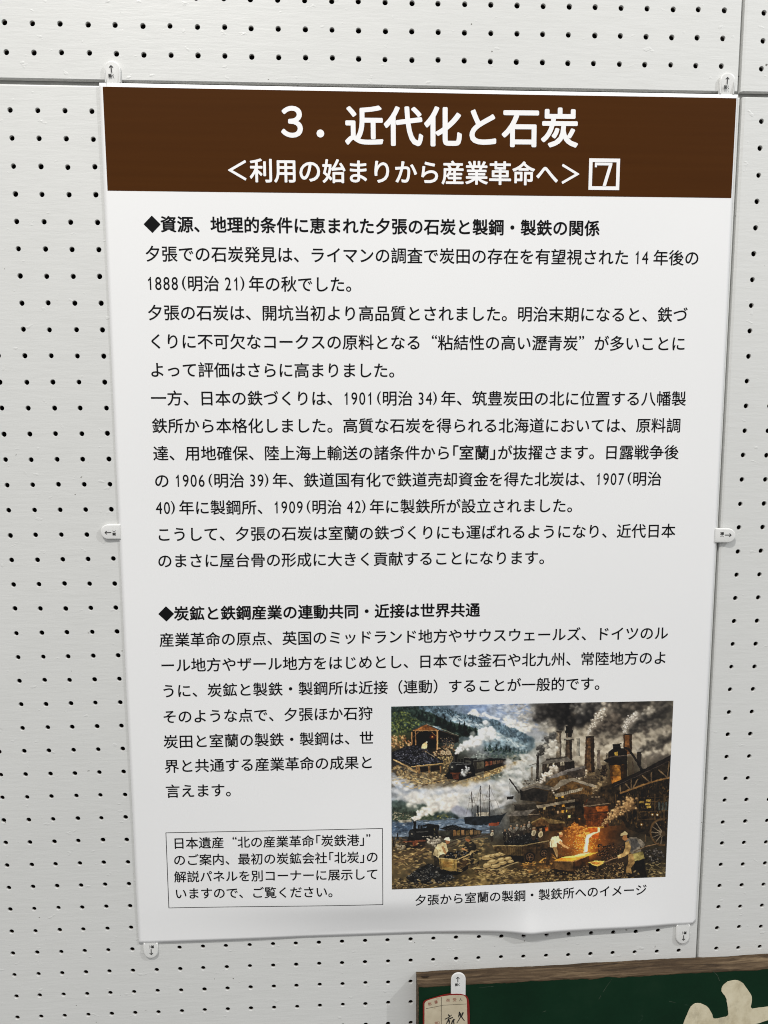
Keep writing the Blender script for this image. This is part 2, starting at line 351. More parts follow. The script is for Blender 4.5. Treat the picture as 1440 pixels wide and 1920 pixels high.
        offs = ((.25, .25), (.75, .25), (.25, .75), (.75, .75)) if soft < 2 else ((-1, -1), (1, -1), (-1, 1), (1, 1), (0, 0), (2, 0), (-2, 0), (0, 2), (0, -2))
        for ox, oy in offs:
            xs = X+ox+wx; ys = Y+oy+wy
            ins = np.zeros(X.shape, bool); j = len(p)-1
            for i in range(len(p)):
                xi, yi = p[i]; xj, yj = p[j]
                if yi != yj:
                    c = ((yi > ys) != (yj > ys)) & (xs < (xj-xi)*(ys-yi)/(yj-yi)+xi); ins ^= c
                j = i
            acc += ins
        acc *= a/len(offs)
        n = (N1[y0:y1, x0:x1]-.5)*1.2+(N3[y0:y1, x0:x1]-.5)*.8
        c = np.array(col, float)[None, None]
        if col2 is not None:
            g = np.clip((Y-p[:, 1].min())/max(1, np.ptp(p[:, 1])), 0, 1)[..., None]; c = c*(1-g)+np.array(col2, float)*g
        c = c*(1+tex*2*n[..., None])
        s = img[y0:y1, x0:x1]; s[:] = s*(1-acc[..., None])+c*acc[..., None]
    def dab(x, y, L, W, ang, col, a=.85, soft=False):
        r = max(L, W)+2
        x0, x1 = int(max(0, x-r)), int(min(PW, x+r+1)); y0, y1 = int(max(0, y-r)), int(min(PH, y+r+1))
        if x1 <= x0 or y1 <= y0: return
        Y, X = np.ogrid[y0:y1, x0:x1]; ca, sa = math.cos(ang), math.sin(ang)
        u = ((X-x)*ca+(Y-y)*sa)/L; v = (-(X-x)*sa+(Y-y)*ca)/W
        k = np.clip(1-(u*u+v*v), 0, 1)
        k = np.clip(k*1.3*(.65+.7*N1[y0:y1, x0:x1]), 0, 1)*a if soft else np.clip(k*max(1.2, W*.8), 0, 1)*a
        s = img[y0:y1, x0:x1]; s[:] = s*(1-k[..., None])+np.array(col, float)*k[..., None]
    def inside(p, x, y):
        ins = False; j = len(p)-1
        for i in range(len(p)):
            if (p[i][1] > y) != (p[j][1] > y) and x < (p[j][0]-p[i][0])*(y-p[i][1])/(p[j][1]-p[i][1])+p[i][0]: ins = not ins
            j = i
        return ins
    def scatter(p, n):
        lo, hi = p.min(0), p.max(0); k = 0
        while k < n:
            x, y = lo+(hi-lo)*rs.rand(2)
            if inside(p, x, y): k += 1; yield x, y
    def strokes(p, n, cols, L=(4, 9), W=(1.2, 2.6), ang=0., da=.5, a=.7):
        for x, y in scatter(np.asarray(p), n):
            c = np.array(cols[rs.randint(len(cols))], float)*(.8+.4*rs.rand())
            dab(x, y, rs.uniform(*L), rs.uniform(*W), ang+rs.randn()*da, c, a, W[1] >= 4)
    def rocks(p, n, dark, light, size=(3, 6), hl=.55):
        pts = sorted(scatter(np.asarray(p), n), key=lambda q: q[1])
        for x, y in pts:
            r = rs.uniform(*size); m = rs.randint(5, 8); ph = rs.rand()*6.3
            q = np.array([(x+r*math.cos(ph+6.283*i/m)*rs.uniform(.75, 1.2), y+.72*r*math.sin(ph+6.283*i/m)*rs.uniform(.75, 1.15)) for i in range(m)])
            d = np.array(dark[rs.randint(len(dark))], float)*(.7+.6*rs.rand()); poly(q+[0, 1], d*.35, .9, .1, 1, .6); poly(q*.92+np.array([x, y])*.08, d, 1, .25, 1, .8)
            if rs.rand() < hl:
                l = np.array(light[rs.randint(len(light))], float)*(.7+.5*rs.rand())
                dab(x-r*.15, y-r*.25, r*rs.uniform(.35, .6), r*.26, rs.randn()*.5-.3, l, .85)
    def line(p, q, w, col, a=1.):
        p = np.array(p, float); q = np.array(q, float); d = q-p; L = np.hypot(*d)+1e-6; nrm = np.array([-d[1], d[0]])/L*w/2
        poly(np.array([p+nrm, q+nrm, q-nrm, p-nrm]), col, a, .2, 1, .5)
    def path(k, pts, w, col, a=1.):
        p = t(k, *pts)
        for i in range(len(p)-1): line(p[i], p[i+1], w*K, col, a)
    def puffs(pts, r, n, lite, dark, a=.6, jit=1.0):
        pts = np.asarray(pts); seg = np.linspace(0, len(pts)-1, n)
        for s in seg:
            i = min(int(s), len(pts)-2); f_ = s-i; c = pts[i]*(1-f_)+pts[i+1]*f_
            rr = r[0]+(r[1]-r[0])*s/(len(pts)-1)
            for _ in range(3):
                x, y = c+rs.randn(2)*rr*.55*jit; q = rr*rs.uniform(.35, .7); k = rs.rand()
                cd = np.array(dark, float)*(.8+.4*rs.rand()); cl = np.array(lite, float)*(.85+.25*rs.rand())
                dab(x+q*.2, y+q*.25, q*1.15, q, 0, cd, a*.9, True)
                if k < .75: dab(x-q*.15, y-q*.2, q*.85, q*.65, rs.randn()*.4, cl, min(1, a*1.3), True)
                if k < .3: dab(x-q*.3, y-q*.4, q*.4, q*.28, 0, np.minimum(cl*1.15, 255), a, True)
    def conifer(x, y, hgt, col):
        wd = hgt*.3; L = []
        m = 6
        for i in range(m+1):
            L.append((x-wd*(i/m)*(1.1 if i % 2 else .65), y-hgt*(1-i/m)))
        Rr = [(2*x-a, b) for a, b in L[::-1]]
        poly(np.array(L+Rr), col, .95, .4, 1, 2)
    def soften(p, r, amt):                                  # rub the wet paint smooth inside a region
        p = np.asarray(p); x0, x1 = int(max(0, p[:, 0].min())), int(min(PW, p[:, 0].max())); y0, y1 = int(max(0, p[:, 1].min())), int(min(PH, p[:, 1].max()))
        s = img[y0:y1, x0:x1]; b = s.copy()
        Y, X = np.mgrid[y0:y1, x0:x1]; ins = np.zeros(X.shape, bool); j = len(p)-1
        for i in range(len(p)):
            xi, yi = p[i]; xj, yj = p[j]
            if yi != yj: ins ^= ((yi > Y) != (yj > Y)) & (X < (xj-xi)*(Y-yi)/(yj-yi)+xi)
            j = i
        m = ins.astype(float)[..., None]
        def blur(a, r):
            for ax in (0, 1):
                q = np.concatenate([np.repeat(np.take(a, [0], ax), r+1, ax), a, np.repeat(np.take(a, [-1], ax), r, ax)], ax)
                c = np.cumsum(q, ax); n = a.shape[ax]
                a = (np.take(c, range(2*r+1, 2*r+1+n), ax)-np.take(c, range(0, n), ax))/(2*r+1)
            return a
        m = blur(m, 4)*m*amt
        s[:] = s*(1-m)+blur(blur(b, r), r)*m
    # ============ sky and far hills (upper left and middle)
    strokes(z((380,50),(700,45),(760,200),(690,190),(560,140),(430,95)), 130, [(92,112,152),(120,135,165),(80,102,146)], (6,16), (2,5), .15, .4, .5)
    strokes(z((400,110),(440,80),(480,95),(540,120),(640,130),(720,160),(700,200),(620,170),(560,130),(480,115)), 170, [(205,196,178),(190,184,172),(214,204,184),(170,168,165)], (5,13), (3,6), .2, .5, .6)
    strokes(z((640,60),(800,60),(820,180),(740,190),(660,150)), 120, [(165,160,150),(140,136,130),(120,116,112),(180,172,158)], (6,14), (2.5,5), .1, .5, .5)
    poly(t(2,(560,500),(640,480),(740,462),(830,470),(920,510),(1000,560),(1000,640),(600,640)), (120,122,126), .9, .12, 2, 3, (165,165,160))
    poly(t(1,(0,112),(600,112),(760,122),(900,160),(1000,215),(1150,225),(1300,270),(1440,330),(1440,560),(1250,560),(900,500),(500,420),(0,420)), (56,76,86), .95, .5, 2, 5, (92,112,120))
    poly(t(2,(0,310),(150,300),(230,345),(300,400),(370,430),(460,430),(540,480),(620,530),(720,580),(720,700),(640,760),(0,700)), (70,92,104), .95, .45, 2, 5, (96,116,120))
    strokes(t(1,(600,115),(760,122),(950,180),(1440,330),(1440,420),(1000,300)), 240, [(44,62,74),(60,82,94),(36,52,60),(84,104,114)], (2.5,6), (1.2,3), 1.2, .4, .65)
    strokes(t(2,(0,310),(150,300),(370,430),(540,480),(720,600),(640,640),(300,520),(0,400)), 240, [(46,66,78),(58,80,94),(80,102,114)], (2.5,6), (1.2,3), 1.2, .4, .65)
    strokes(t(1,(800,260),(1000,250),(1440,420),(1440,560),(1100,420)), 90, [(150,160,160),(120,136,140),(170,176,172)], (5,12), (2,4), .3, .3, .5)
    strokes(t(2,(0,460),(180,480),(400,600),(620,700),(560,740),(200,620),(0,600)), 120, [(150,160,158),(176,178,168),(120,136,138)], (5,12), (2,4), .35, .3, .5)
    # left wooded slope
    poly(t(1,(33,115),(420,130),(560,200),(700,260),(960,360),(1280,440),(1270,560),(900,560),(700,400),(300,480),(33,500)), (34,48,38), .92, .6, 2, 5)
    strokes(t(1,(33,180),(300,200),(480,340),(300,470),(33,500)), 320, [(86,92,46),(64,74,38),(108,110,58),(40,52,30),(28,38,28),(54,66,34)], (3,6), (2,4), .4, .8, .8)
    strokes(t(1,(33,115),(450,125),(700,270),(500,380),(200,190)), 200, [(26,40,36),(36,54,46),(18,28,24),(50,66,56)], (3,6), (1.5,3.5), 1.2, .6, .75)
    for x, y, hh in [(480,330,170),(545,340,110),(605,345,110),(690,400,185),(800,440,215),(895,470,180),(940,490,140),(1015,500,175),(1085,540,220),(1165,545,155),(1240,555,145),(860,470,120),(740,400,100),(430,300,110)]:
        p = t(1, (x, y))[0]; conifer(p[0], p[1], hh*K, (16, 28, 26))
    for x, y, hh in [(85,760,130),(20,770,90),(175,760,120),(240,770,110),(315,770,110),(365,770,90),(425,790,110),(490,800,90),(540,800,85),(580,800,70),(620,800,60),(130,780,80),(280,800,80)]:
        p = t(2, (x, y))[0]; conifer(p[0], p[1], hh*K, (32, 52, 50) if x < 400 else (60, 82, 82))
    strokes(t(2,(0,700),(300,740),(600,790),(560,850),(0,850)), 130, [(52,72,60),(70,88,76),(90,100,84)], (2.5,5), (1.2,2.4), .2, .5, .7)
    # embankment and coal-train siding (upper)
    poly(t(2,(0,1060),(300,960),(560,860),(640,830),(600,890),(400,990),(200,1080),(0,1140)), (132,112,78), .9, .3)
    strokes(t(2,(0,1040),(560,860),(600,900),(250,1060),(0,1150)), 150, [(170,146,100),(120,96,62),(80,66,46),(190,166,120)], (2,5), (1,2.2), .6, .5, .8)
    strokes(t(2,(0,1120),(300,1050),(560,960),(640,1000),(500,1130),(200,1180),(0,1190)), 150, [(86,94,86),(110,116,110),(70,80,70),(140,140,130)], (4,9), (2,4), .2, .5, .55)
    strokes(t(1,(900,1200),(1440,1060),(1440,1160),(1100,1290),(900,1260)), 130, [(176,148,98),(120,94,58),(200,170,116),(90,72,48)], (2,5), (1.2,2.4), .5, .6, .8)
    strokes(t(1,(33,960),(330,1000),(800,1080),(880,1180),(420,1260),(220,1190),(33,1060)), 380, [(136,114,78),(104,86,58),(80,64,44),(160,138,98),(56,45,33),(120,108,86)], (3,7.5), (1.4,3.2), .35, .6, .7)
    strokes(t(1,(650,840),(930,830),(880,960),(800,1060),(760,930)), 120, [(140,120,84),(170,146,104),(96,80,56)], (2,5), (1.2,2.4), .6, .6, .8)
    strokes(t(1,(33,530),(230,530),(330,660),(180,730),(33,720)), 150, [(120,84,54),(150,116,74),(90,64,42),(70,54,36),(160,130,96)], (2.5,5), (1.4,2.8), .6, .6, .8)
    soften(t(1,(33,530),(330,660),(930,830),(1440,1060),(1440,1180),(1000,1280),(420,1270),(33,1080)), 1, .9); soften(t(1,(33,115),(420,130),(960,360),(1280,440),(900,560),(33,520)), 1, .6)
    # mine shed
    poly(t(1,(320,480),(380,455),(720,455),(1000,560),(1000,640),(700,640),(690,720),(330,690)), (14,10,8), .96, .3)
    poly(t(1,(330,462),(535,372),(720,455),(715,468)), (96,64,38), 1, .3); poly(t(1,(400,452),(535,385),(640,452)), (120,78,42), 1, .3)
    for i in range(9): path(1, [(420+i*25, 455), (450+i*20, 395+abs(4-i)*10)], 4, (52,32,20), .8)
    path(1, [(330,465),(535,373),(720,456),(1000,548)], 11, (58,48,40)); path(1, [(535,370),(730,432),(1000,538)], 5, (140,128,112), .8)
    path(1, [(340,466),(715,462)], 13, (120,92,62))
    for x, y0_, y1_, w_ in [(325,480,660,18),(380,470,670,16),(692,470,750,24),(945,540,660,10),(1000,555,650,8),(862,540,620,8)]: path(1, [(x, y0_), (x+4, y1_)], w_, (118,88,58) if x < 800 else (40,32,26))
    path(1, [(700,480),(700,740)], 7, (156,122,82)); path(1, [(345,560),(430,480)], 8, (96,72,50)); path(1, [(675,545),(615,478)], 8, (104,78,52))
    strokes(t(1,(740,560),(900,560),(940,640),(760,700)), 70, [(70,66,66),(40,38,40),(96,84,70)], (2,4), (1.2,2.2), .5, .6, .8)
    strokes(t(1,(740,690),(930,660),(940,760),(880,820),(640,830),(640,760)), 90, [(140,110,80),(110,88,66),(80,62,46),(160,136,104)], (2.5,5), (1.5,3), .3, .6, .8)
    for x in (775, 850): p = t(1, (x, 780))[0]; dab(p[0], p[1], 36*K, 36*K, 0, (140,124,100), .95); dab(p[0], p[1], 20*K, 20*K, 0, (110,96,76), .8)
    p = t(1, (622, 550))[0]; dab(p[0], p[1], 44*K, 40*K, 0, (84,30,12), .6); dab(p[0], p[1], 13*K, 13*K, 0, (210,120,60), .9)
    # coal heap, miner, timber staging
    poly(t(1,(40,780),(200,700),(400,670),(560,740),(640,820),(780,900),(760,950),(320,970),(180,930),(40,860)), (22,22,26), 1, .3)
    rocks(t(1,(50,790),(220,700),(400,675),(540,740),(640,830),(770,905),(750,945),(320,965),(180,920)), 330, [(40,40,46),(30,30,36),(52,52,58)], [(120,120,126),(120,118,118),(82,84,92)], (2.8,5.4), .42)
    poly(t(1,(470,690),(490,640),(530,625),(552,660),(545,720),(470,725)), (176,150,108), 1, .25); p = t(1,(538,628))[0]; dab(p[0], p[1], 14*K, 14*K, 0, (200,170,130), 1)
    strokes(t(1,(470,720),(550,720),(540,770),(480,770)), 12, [(60,48,36)], (2,4), (1,2), 1.3, .3, .8)
    path(1, [(320,985),(560,958),(780,935)], 15, (140,116,78))
    for x in (395, 430, 572, 740): path(1, [(x, 970), (x, 1070)], 22, (104,80,52))
    path(1, [(60,880),(250,975),(400,1070)], 22, (128,106,74)); path(1, [(520,760),(660,850)], 9, (110,96,76))
    poly(t(1,(440,990),(560,980),(560,1050),(450,1060)), (24,18,14), .9); poly(t(1,(600,975),(730,965),(730,1030),(600,1050)), (28,20,16), .9)
    # rails upper
    path(1, [(420,1285),(600,1210),(850,1140)], 8, (54,42,34)); path(1, [(600,1330),(850,1230),(1440,1050)], 9, (50,40,32))
    for i in range(7): path(1, [(470+i*55, 1275-i*22), (640+i*45, 1300-i*24)], 6, (84,66,46), .8)
    strokes(t(1,(33,1070),(250,1190),(420,1290),(640,1340),(1000,1290),(1440,1180),(1440,1364),(33,1364)), 170, [(148,148,150),(128,134,142),(166,164,160),(116,122,130)], (10,22), (5,9), .1, .4, .45)
    # upper locomotive and wagons
    poly(t(1,(860,1000),(890,930),(950,915),(1200,930),(1230,1000),(1240,1110),(1000,1180),(850,1160),(790,1110),(850,1060)), (18,17,18), 1, .4)
    poly(t(1,(1080,850),(1280,850),(1300,880),(1210,890),(1210,1000),(1180,1000),(1180,900),(1080,880)), (26,24,24), 1, .3)
    poly(t(1,(935,800),(985,800),(975,925),(945,925)), (20,17,18), 1, .2)
    for x in (1010, 1050, 1090): path(1, [(x, 870), (x, 930)], 26, (24,22,22))
    p = t(1,(915,975))[0]; dab(p[0], p[1], 55*K, 60*K, 0, (34,34,34), .9)
    path(1, [(960,950),(1180,940)], 12, (96,96,92), .7); path(1, [(880,1075),(1030,1070)], 8, (120,70,40)); poly(t(1,(905,1080),(1010,1075),(1000,1160),(915,1165)), (74,44,30), 1, .4)
    path(1, [(870,985),(885,935),(930,918),(1075,925)], 7, (84,84,80), .9); path(1, [(1080,852),(1280,852)], 8, (92,90,84), .9); path(1, [(938,805),(984,803)], 9, (80,74,70)); path(1, [(940,812),(950,915)], 6, (66,62,60), .9)
    for cx_ in (1040, 1105, 1165): q_ = t(1, (cx_, 1098-(cx_-1040)*.25))[0]; dab(q_[0], q_[1], 32*K, 34*K, 0, (8,8,8), 1); dab(q_[0], q_[1], 22*K, 24*K, 0, (52,46,42), .9); dab(q_[0], q_[1], 9*K, 9*K, 0, (16,14,14), 1)
    path(1, [(1030,1090),(1180,1060)], 7, (120,112,100), .9); q_ = t(1, (900, 985))[0]; dab(q_[0], q_[1], 36*K, 40*K, 0, (50,50,48), .9); dab(q_[0], q_[1], 12*K, 12*K, 0, (130,126,112), .9)
    poly(t(1,(1210,900),(1440,880),(1440,1020),(1240,1080)), (44,40,36), 1, .35); poly(t(1,(1255,920),(1370,905),(1370,1000),(1260,1020)), (78,74,62), .9, .3)
    poly(t(1,(1395,900),(1440,895),(1440,980),(1400,985)), (110,70,46), 1)
    poly(t(2,(0,900),(310,870),(320,950),(180,1000),(0,1060)), (36,31,28), 1, .4); poly(t(2,(0,870),(150,860),(320,868),(310,885),(0,910)), (22,22,24), 1, .4)
    for x, c in ((40,(118,74,50)),(95,(96,60,44)),(150,(88,70,54)),(205,(78,62,50)),(255,(70,58,48))): poly(t(2,(x-20,912-x*.09),(x+22,908-x*.09),(x+22,975-x*.22),(x-20,985-x*.22)), c, .95, .3)
    strokes(t(2,(330,820),(640,800),(560,880),(330,910)), 50, [(120,118,100),(90,92,78),(160,152,130)], (3,8), (1,2), -.2, .2, .7)
    poly(t(2,(410,860),(450,840),(520,850),(530,885),(410,890)), (44,52,44), .9)
    puffs(t(1,(1130,1010),(1060,1060)), (26*K, 46*K), 9, (190,188,180), (120,120,116), .6); puffs(t(1,(1200,840),(1330,830)), (36*K,50*K), 8, (140,144,136), (90,96,90), .5)
    puffs(t(1,(965,785),(1000,740),(1070,680),(1160,640),(1260,600),(1400,520),(1440,480)), (22*K, 92*K), 46, (222,216,206), (164,160,154), .7)
    soften(t(1,(930,800),(1000,600),(1440,400),(1440,700),(1150,780)), 2, .75); puffs(t(2,(0,520),(90,500),(200,560)), (60*K, 50*K), 9, (206,202,192), (160,164,164), .4)
    # ============ mist, harbour hills, water
    strokes(z((40,500),(260,470),(420,440),(600,420),(640,520),(560,560),(330,540),(40,520)), 260, [(172,168,160),(154,152,150),(184,178,168),(136,140,144),(144,144,144)], (10,24), (5,10), .1, .5, .45)
    strokes(z((600,330),(720,280),(760,330),(700,420),(640,470),(560,470)), 140, [(172,170,162),(154,154,150),(134,136,132),(184,178,168)], (10,22), (5,9), .5, .5, .45)
    poly(t(4,(38,95),(120,95),(200,115),(300,112),(420,140),(500,160),(600,175),(700,230),(700,360),(38,380)), (50,60,58), .96, .4, 2, 4, (58,66,48))
    poly(t(4,(780,185),(860,170),(980,165),(1060,190),(1160,250),(1200,320),(900,330),(760,260)), (112,112,122), .95, .15, 2, 3, (130,130,134))
    poly(t(4,(640,290),(720,240),(800,220),(880,255),(950,300),(1010,345),(640,360)), (46,58,56), .95, .4, 2, 3)
    strokes(t(4,(640,320),(800,280),(880,330),(820,360),(640,360)), 60, [(110,104,62),(90,90,56),(60,70,50)], (2,4), (1,2), 0, .5, .8)
    strokes(t(4,(38,250),(300,300),(330,370),(38,370)), 90, [(110,102,84),(60,62,52),(140,130,110),(46,54,44)], (2,5), (1,2), 0, .3, .8)
    poly(t(4,(38,410),(340,390),(1000,350),(1440,450),(1440,560),(700,600),(38,610)), (76,92,108), .95, .25, 1, 2, (92,104,116))
    poly(t(4,(38,420),(330,400),(330,520),(38,560)), (50,68,88), .9, .3, 2, 3)
    strokes(t(4,(38,420),(340,400),(1050,360),(1440,460),(1440,550),(38,600)), 260, [(60,84,112),(110,124,136),(150,156,160),(48,66,88),(84,100,116)], (4,10), (.8,1.6), 0, .1, .7)
    poly(t(4,(130,375),(320,370),(320,400),(130,415)), (130,122,106), .8, .3); path(4, [(480,395),(700,372),(940,368)], 9, (64,66,62), .9)
    puffs(t(4,(360,370),(400,320),(480,260),(580,230),(700,170),(820,150),(900,130)), (30*K,78*K), 46, (224,214,196), (160,152,142), .7)
    puffs(t(4,(300,40),(500,90),(700,110),(900,100)), (90*K,80*K), 20, (200,192,176), (150,146,140), .4)
    soften(z((40,470),(260,440),(640,400),(640,520),(560,560),(420,600),(300,600),(40,545)), 3, .8); soften(t(4,(350,375),(340,300),(480,180),(760,80),(960,60),(960,200),(700,260),(450,370)), 2, .6)
    soften(z((380,50),(700,45),(760,60),(760,330),(700,420),(600,470),(560,300),(480,150)), 2, .4)
    # ship
    poly(t(4,(1070,340),(1120,330),(1440,320),(1440,420),(1300,450),(1090,430)), (34,38,42), 1, .3); poly(t(5,(0,330),(120,310),(250,300),(330,260),(250,360),(220,430),(0,440)), (32,38,42), 1, .3)
    poly(t(5,(70,420),(215,400),(205,450),(60,460)), (112,60,38), .9, .2); poly(t(4,(1250,270),(1430,260),(1430,310),(1250,325)), (150,140,122), .8, .3)
    path(4, [(1275,170),(1275,320)], 22, (30,28,28))
    for k, x in ((4, 1187), (4, 1310)): path(k, [(x, -40 if x < 1200 else -110), (x, 330)], 11, (46,38,34))
    path(5, [(76,-120),(76,330)], 12, (44,36,32))
    for pts in ([(1110,65),(1260,62)],[(1145,130),(1230,128)],[(1220,95),(1440,88)],[(1187,-30),(1100,320)],[(1187,-30),(1270,280)],[(1310,-100),(1220,320)],[(1310,-100),(1400,320)],[(1390,20),(1440,60)]): path(4, pts, 4, (70,62,56), .7)
    for pts in ([(0,92),(230,88)],[(76,-100),(-60,320)],[(76,-100),(250,290)],[(76,90),(20,300)],[(76,90),(150,290)],[(330,262),(180,300)],[(0,20),(60,60)]): path(5, pts, 4, (70,62,56), .7)
    # ============ smoke over the works
    strokes(z((760,50),(1398,40),(1390,330),(1250,330),(1050,260),(820,210)), 420, [(96,90,82),(130,122,110),(160,150,134),(70,66,62),(112,104,94)], (7,17), (4,8), .5, .6, .5)
    strokes(t(3,(0,420),(150,440),(330,560),(620,560),(830,500),(1200,420),(1370,380),(1350,800),(900,800),(330,800),(0,800)), 260, [(176,164,144),(156,146,130),(192,180,158)], (8,18), (5,9), .4, .5, .55)
    strokes(t(2,(900,420),(1440,420),(1440,900),(1300,900),(1000,860),(900,800)), 160, [(180,170,150),(160,152,138),(196,186,164)], (8,18), (5,9), .4, .5, .5)
    puffs(t(2,(1070,440),(1090,370),(1060,280),(980,200),(860,160),(820,250)), (34*K,100*K), 34, (82,78,74), (34,32,31), .6)
    puffs(t(2,(1210,400),(1200,330),(1130,230),(1100,130),(1200,80)), (44*K,120*K), 36, (66,62,58), (26,24,24), .65)
    puffs(t(2,(1230,330),(1330,280),(1440,250)), (60*K,100*K), 16, (70,64,58), (30,28,27), .6)
    puffs(t(3,(0,90),(160,90),(320,110),(250,180),(60,300)), (100*K,120*K), 30, (100,96,90), (40,38,38), .6)
    puffs(t(2,(1280,180),(1420,130)), (50*K,60*K), 10, (150,144,134), (96,92,86), .5)
    puffs(t(3,(190,520),(220,440),(290,360),(340,270),(410,210),(500,150)), (26*K,80*K), 34, (190,178,160), (110,102,92), .7)
    puffs(t(3,(280,490),(360,430),(450,330),(530,250),(600,330),(560,440)), (50*K,90*K), 34, (120,110,98), (56,50,45), .6)
    puffs(t(3,(580,110),(700,170),(820,130),(900,100)), (80*K,90*K), 22, (112,104,94), (56,52,48), .55)
    puffs(t(3,(710,490),(700,410),(770,320),(850,250),(930,230)), (30*K,70*K), 26, (196,188,174), (124,116,106), .7)
    puffs(t(3,(790,470),(860,420),(940,330),(1060,250),(1200,200),(1290,140)), (44*K,90*K), 36, (104,98,90), (50,47,44), .6)
    puffs(t(3,(1010,180),(1100,160)), (50*K,50*K), 8, (190,180,162), (140,132,120), .5)
    puffs(t(3,(340,720),(370,660),(440,600)), (20*K,50*K), 14, (112,104,92), (62,56,50), .6)
    puffs(t(3,(890,750),(950,720),(1080,660),(1200,600),(1330,560)), (26*K,80*K), 30, (104,98,88), (56,52,48), .6)
    puffs(t(3,(870,760),(920,730)), (20*K,22*K), 5, (180,172,158), (130,122,112), .6)
    puffs(t(3,(980,420),(1010,480)), (40*K,30*K), 5, (110,100,90), (60,54,50), .5)
    strokes(t(3,(0,520),(150,560),(420,620),(690,620),(690,700),(480,760),(400,1000),(0,1000)), 150, [(178,166,146),(160,150,132),(194,182,160)], (6,14), (4,7), .4, .5, .5)
    soften(z((700,45),(1398,38),(1390,310),(1200,400),(1050,420),(760,400),(700,300)), 3, .8)
    sm = np.clip((np.arange(PW)/PW-.47)/.12, 0, 1)[None, :, None]*np.clip((.36-np.arange(PH)/PH)/.2, 0, 1)[:, None, None]
    img *= 1-.13*sm
    puffs(t(3,(190,520),(220,440),(290,360),(340,270),(410,210)), (14*K,44*K), 40, (200,188,170), (120,112,100), .5, 1.4); puffs(t(3,(710,490),(700,410),(770,320),(850,250)), (14*K,40*K), 34, (204,194,178), (130,122,112), .5, 1.4)
    # chimneys
    poly(t(2,(1035,470),(1100,470),(1100,880),(1025,880)), (104,94,80), 1, .25); poly(t(2,(1075,470),(1100,470),(1100,880),(1080,880)), (70,62,54), .9, .2); poly(t(2,(1028,470),(1108,470),(1108,495),(1028,495)), (64,56,48))
    poly(t(2,(1165,400),(1255,400),(1250,560),(1165,560)), (38,33,30), 1, .3); poly(t(2,(1165,590),(1250,590),(1258,880),(1150,880)), (74,62,50), 1, .3); poly(t(2,(1215,590),(1250,590),(1258,880),(1220,880)), (44,37,31), .9)
    poly(t(2,(1150,460),(1270,460),(1260,500),(1160,500)), (28,25,24)); path(2, [(1138,598),(1282,594)], 15, (36,32,30)); poly(t(2,(1172,500),(1200,500),(1196,570),(1170,570)), (90,80,68), .8)
    poly(t(2,(1320,575),(1364,575),(1362,820),(1314,820)), (122,116,104), 1, .2); poly(t(2,(1345,575),(1364,575),(1362,820),(1346,820)), (84,84,80), .9)
    poly(t(2,(668,975),(698,975),(698,1170),(664,1170)), (104,98,88), 1, .2); poly(t(2,(752,820),(786,820),(780,1190),(736,1190)), (52,46,40), 1, .3); path(2, [(745,815),(790,810)], 20, (40,36,33)); path(2, [(640,968),(745,935)], 8, (70,64,58))
    puffs(t(2,(775,800),(830,770),(860,700)), (26*K,44*K), 12, (84,80,74), (38,36,34), .7); puffs(t(2,(770,720),(870,690),(920,580),(1000,530)), (44*K,60*K), 22, (110,108,102), (60,58,56), .6)
    puffs(t(2,(880,760),(980,760),(1000,650)), (60*K,70*K), 12, (186,178,162), (140,134,124), .5)
    poly(t(3,(160,560),(275,560),(285,1060),(135,1060)), (84,64,44), 1, .35); poly(t(3,(225,560),(275,560),(285,1060),(235,1060)), (44,34,26), .9, .3)
    poly(t(3,(160,560),(185,560),(170,1060),(140,1060)), (66,50,36), .9)
    for y in range(600, 1050, 40): path(3, [(152, y), (280, y-3)], 4, (50,38,28), .7)
    poly(t(3,(150,545),(280,540),(275,570),(160,575)), (48,38,30)); poly(t(3,(115,1060),(285,1060),(280,1100),(120,1110)), (110,94,70), .8)
    poly(t(3,(320,740),(362,740),(370,1000),(318,1000)), (96,86,76), 1, .2); poly(t(3,(28,570),(70,570),(70,810),(28,810)), (122,116,104), .6, .2)
    poly(t(3,(690,515),(812,515),(808,800),(690,800)), (98,68,40), 1, .3); poly(t(3,(770,515),(812,515),(808,800),(775,800)), (50,38,28), .95); poly(t(3,(690,515),(712,515),(712,800),(690,800)), (60,46,34), .8)
    p = t(3,(751,514))[0]; dab(p[0], p[1], 62*K, 14*K, 0, (44,36,30), 1)
    poly(t(3,(880,770),(940,770),(940,960),(880,960)), (48,42,38), 1, .2); path(3, [(875,775),(945,770)], 16, (36,32,30)); poly(t(3,(975,850),(1015,850),(1020,1000),(975,1000)), (96,88,78), 1, .2)
    # blast furnace
    poly(t(3,(480,760),(540,720),(680,710),(740,760),(750,1000),(740,1200),(510,1200),(490,1000)), (30,25,22), 1, .3)
    poly(t(3,(545,660),(640,650),(660,720),(540,725)), (24,21,20)); path(3, [(535,662),(660,650)], 14, (34,29,27)); path(3, [(540,690),(660,690)], 6, (60,52,46), .8)
    poly(t(3,(500,960),(700,950),(690,1130),(650,1200),(520,1200),(500,1100)), (120,84,38), 1, .35); poly(t(3,(640,955),(740,950),(740,1180),(660,1180)), (44,32,20), .85, .3)
    poly(t(3,(510,1120),(640,1110),(630,1220),(520,1220)), (140,92,40), .8, .3); poly(t(3,(500,960),(535,960),(535,1180),(505,1140)), (70,48,26), .8)
    for y in (1010, 1060, 1110): path(3, [(500, y), (700, y-8)], 4, (60,42,24), .7)
    poly(t(3,(565,770),(610,765),(610,820),(565,825)), (160,130,60), .9); path(3, [(415,890),(520,845),(740,820)], 22, (44,37,34)); path(3, [(420,880),(520,838),(740,812)], 6, (104,92,80), .8)
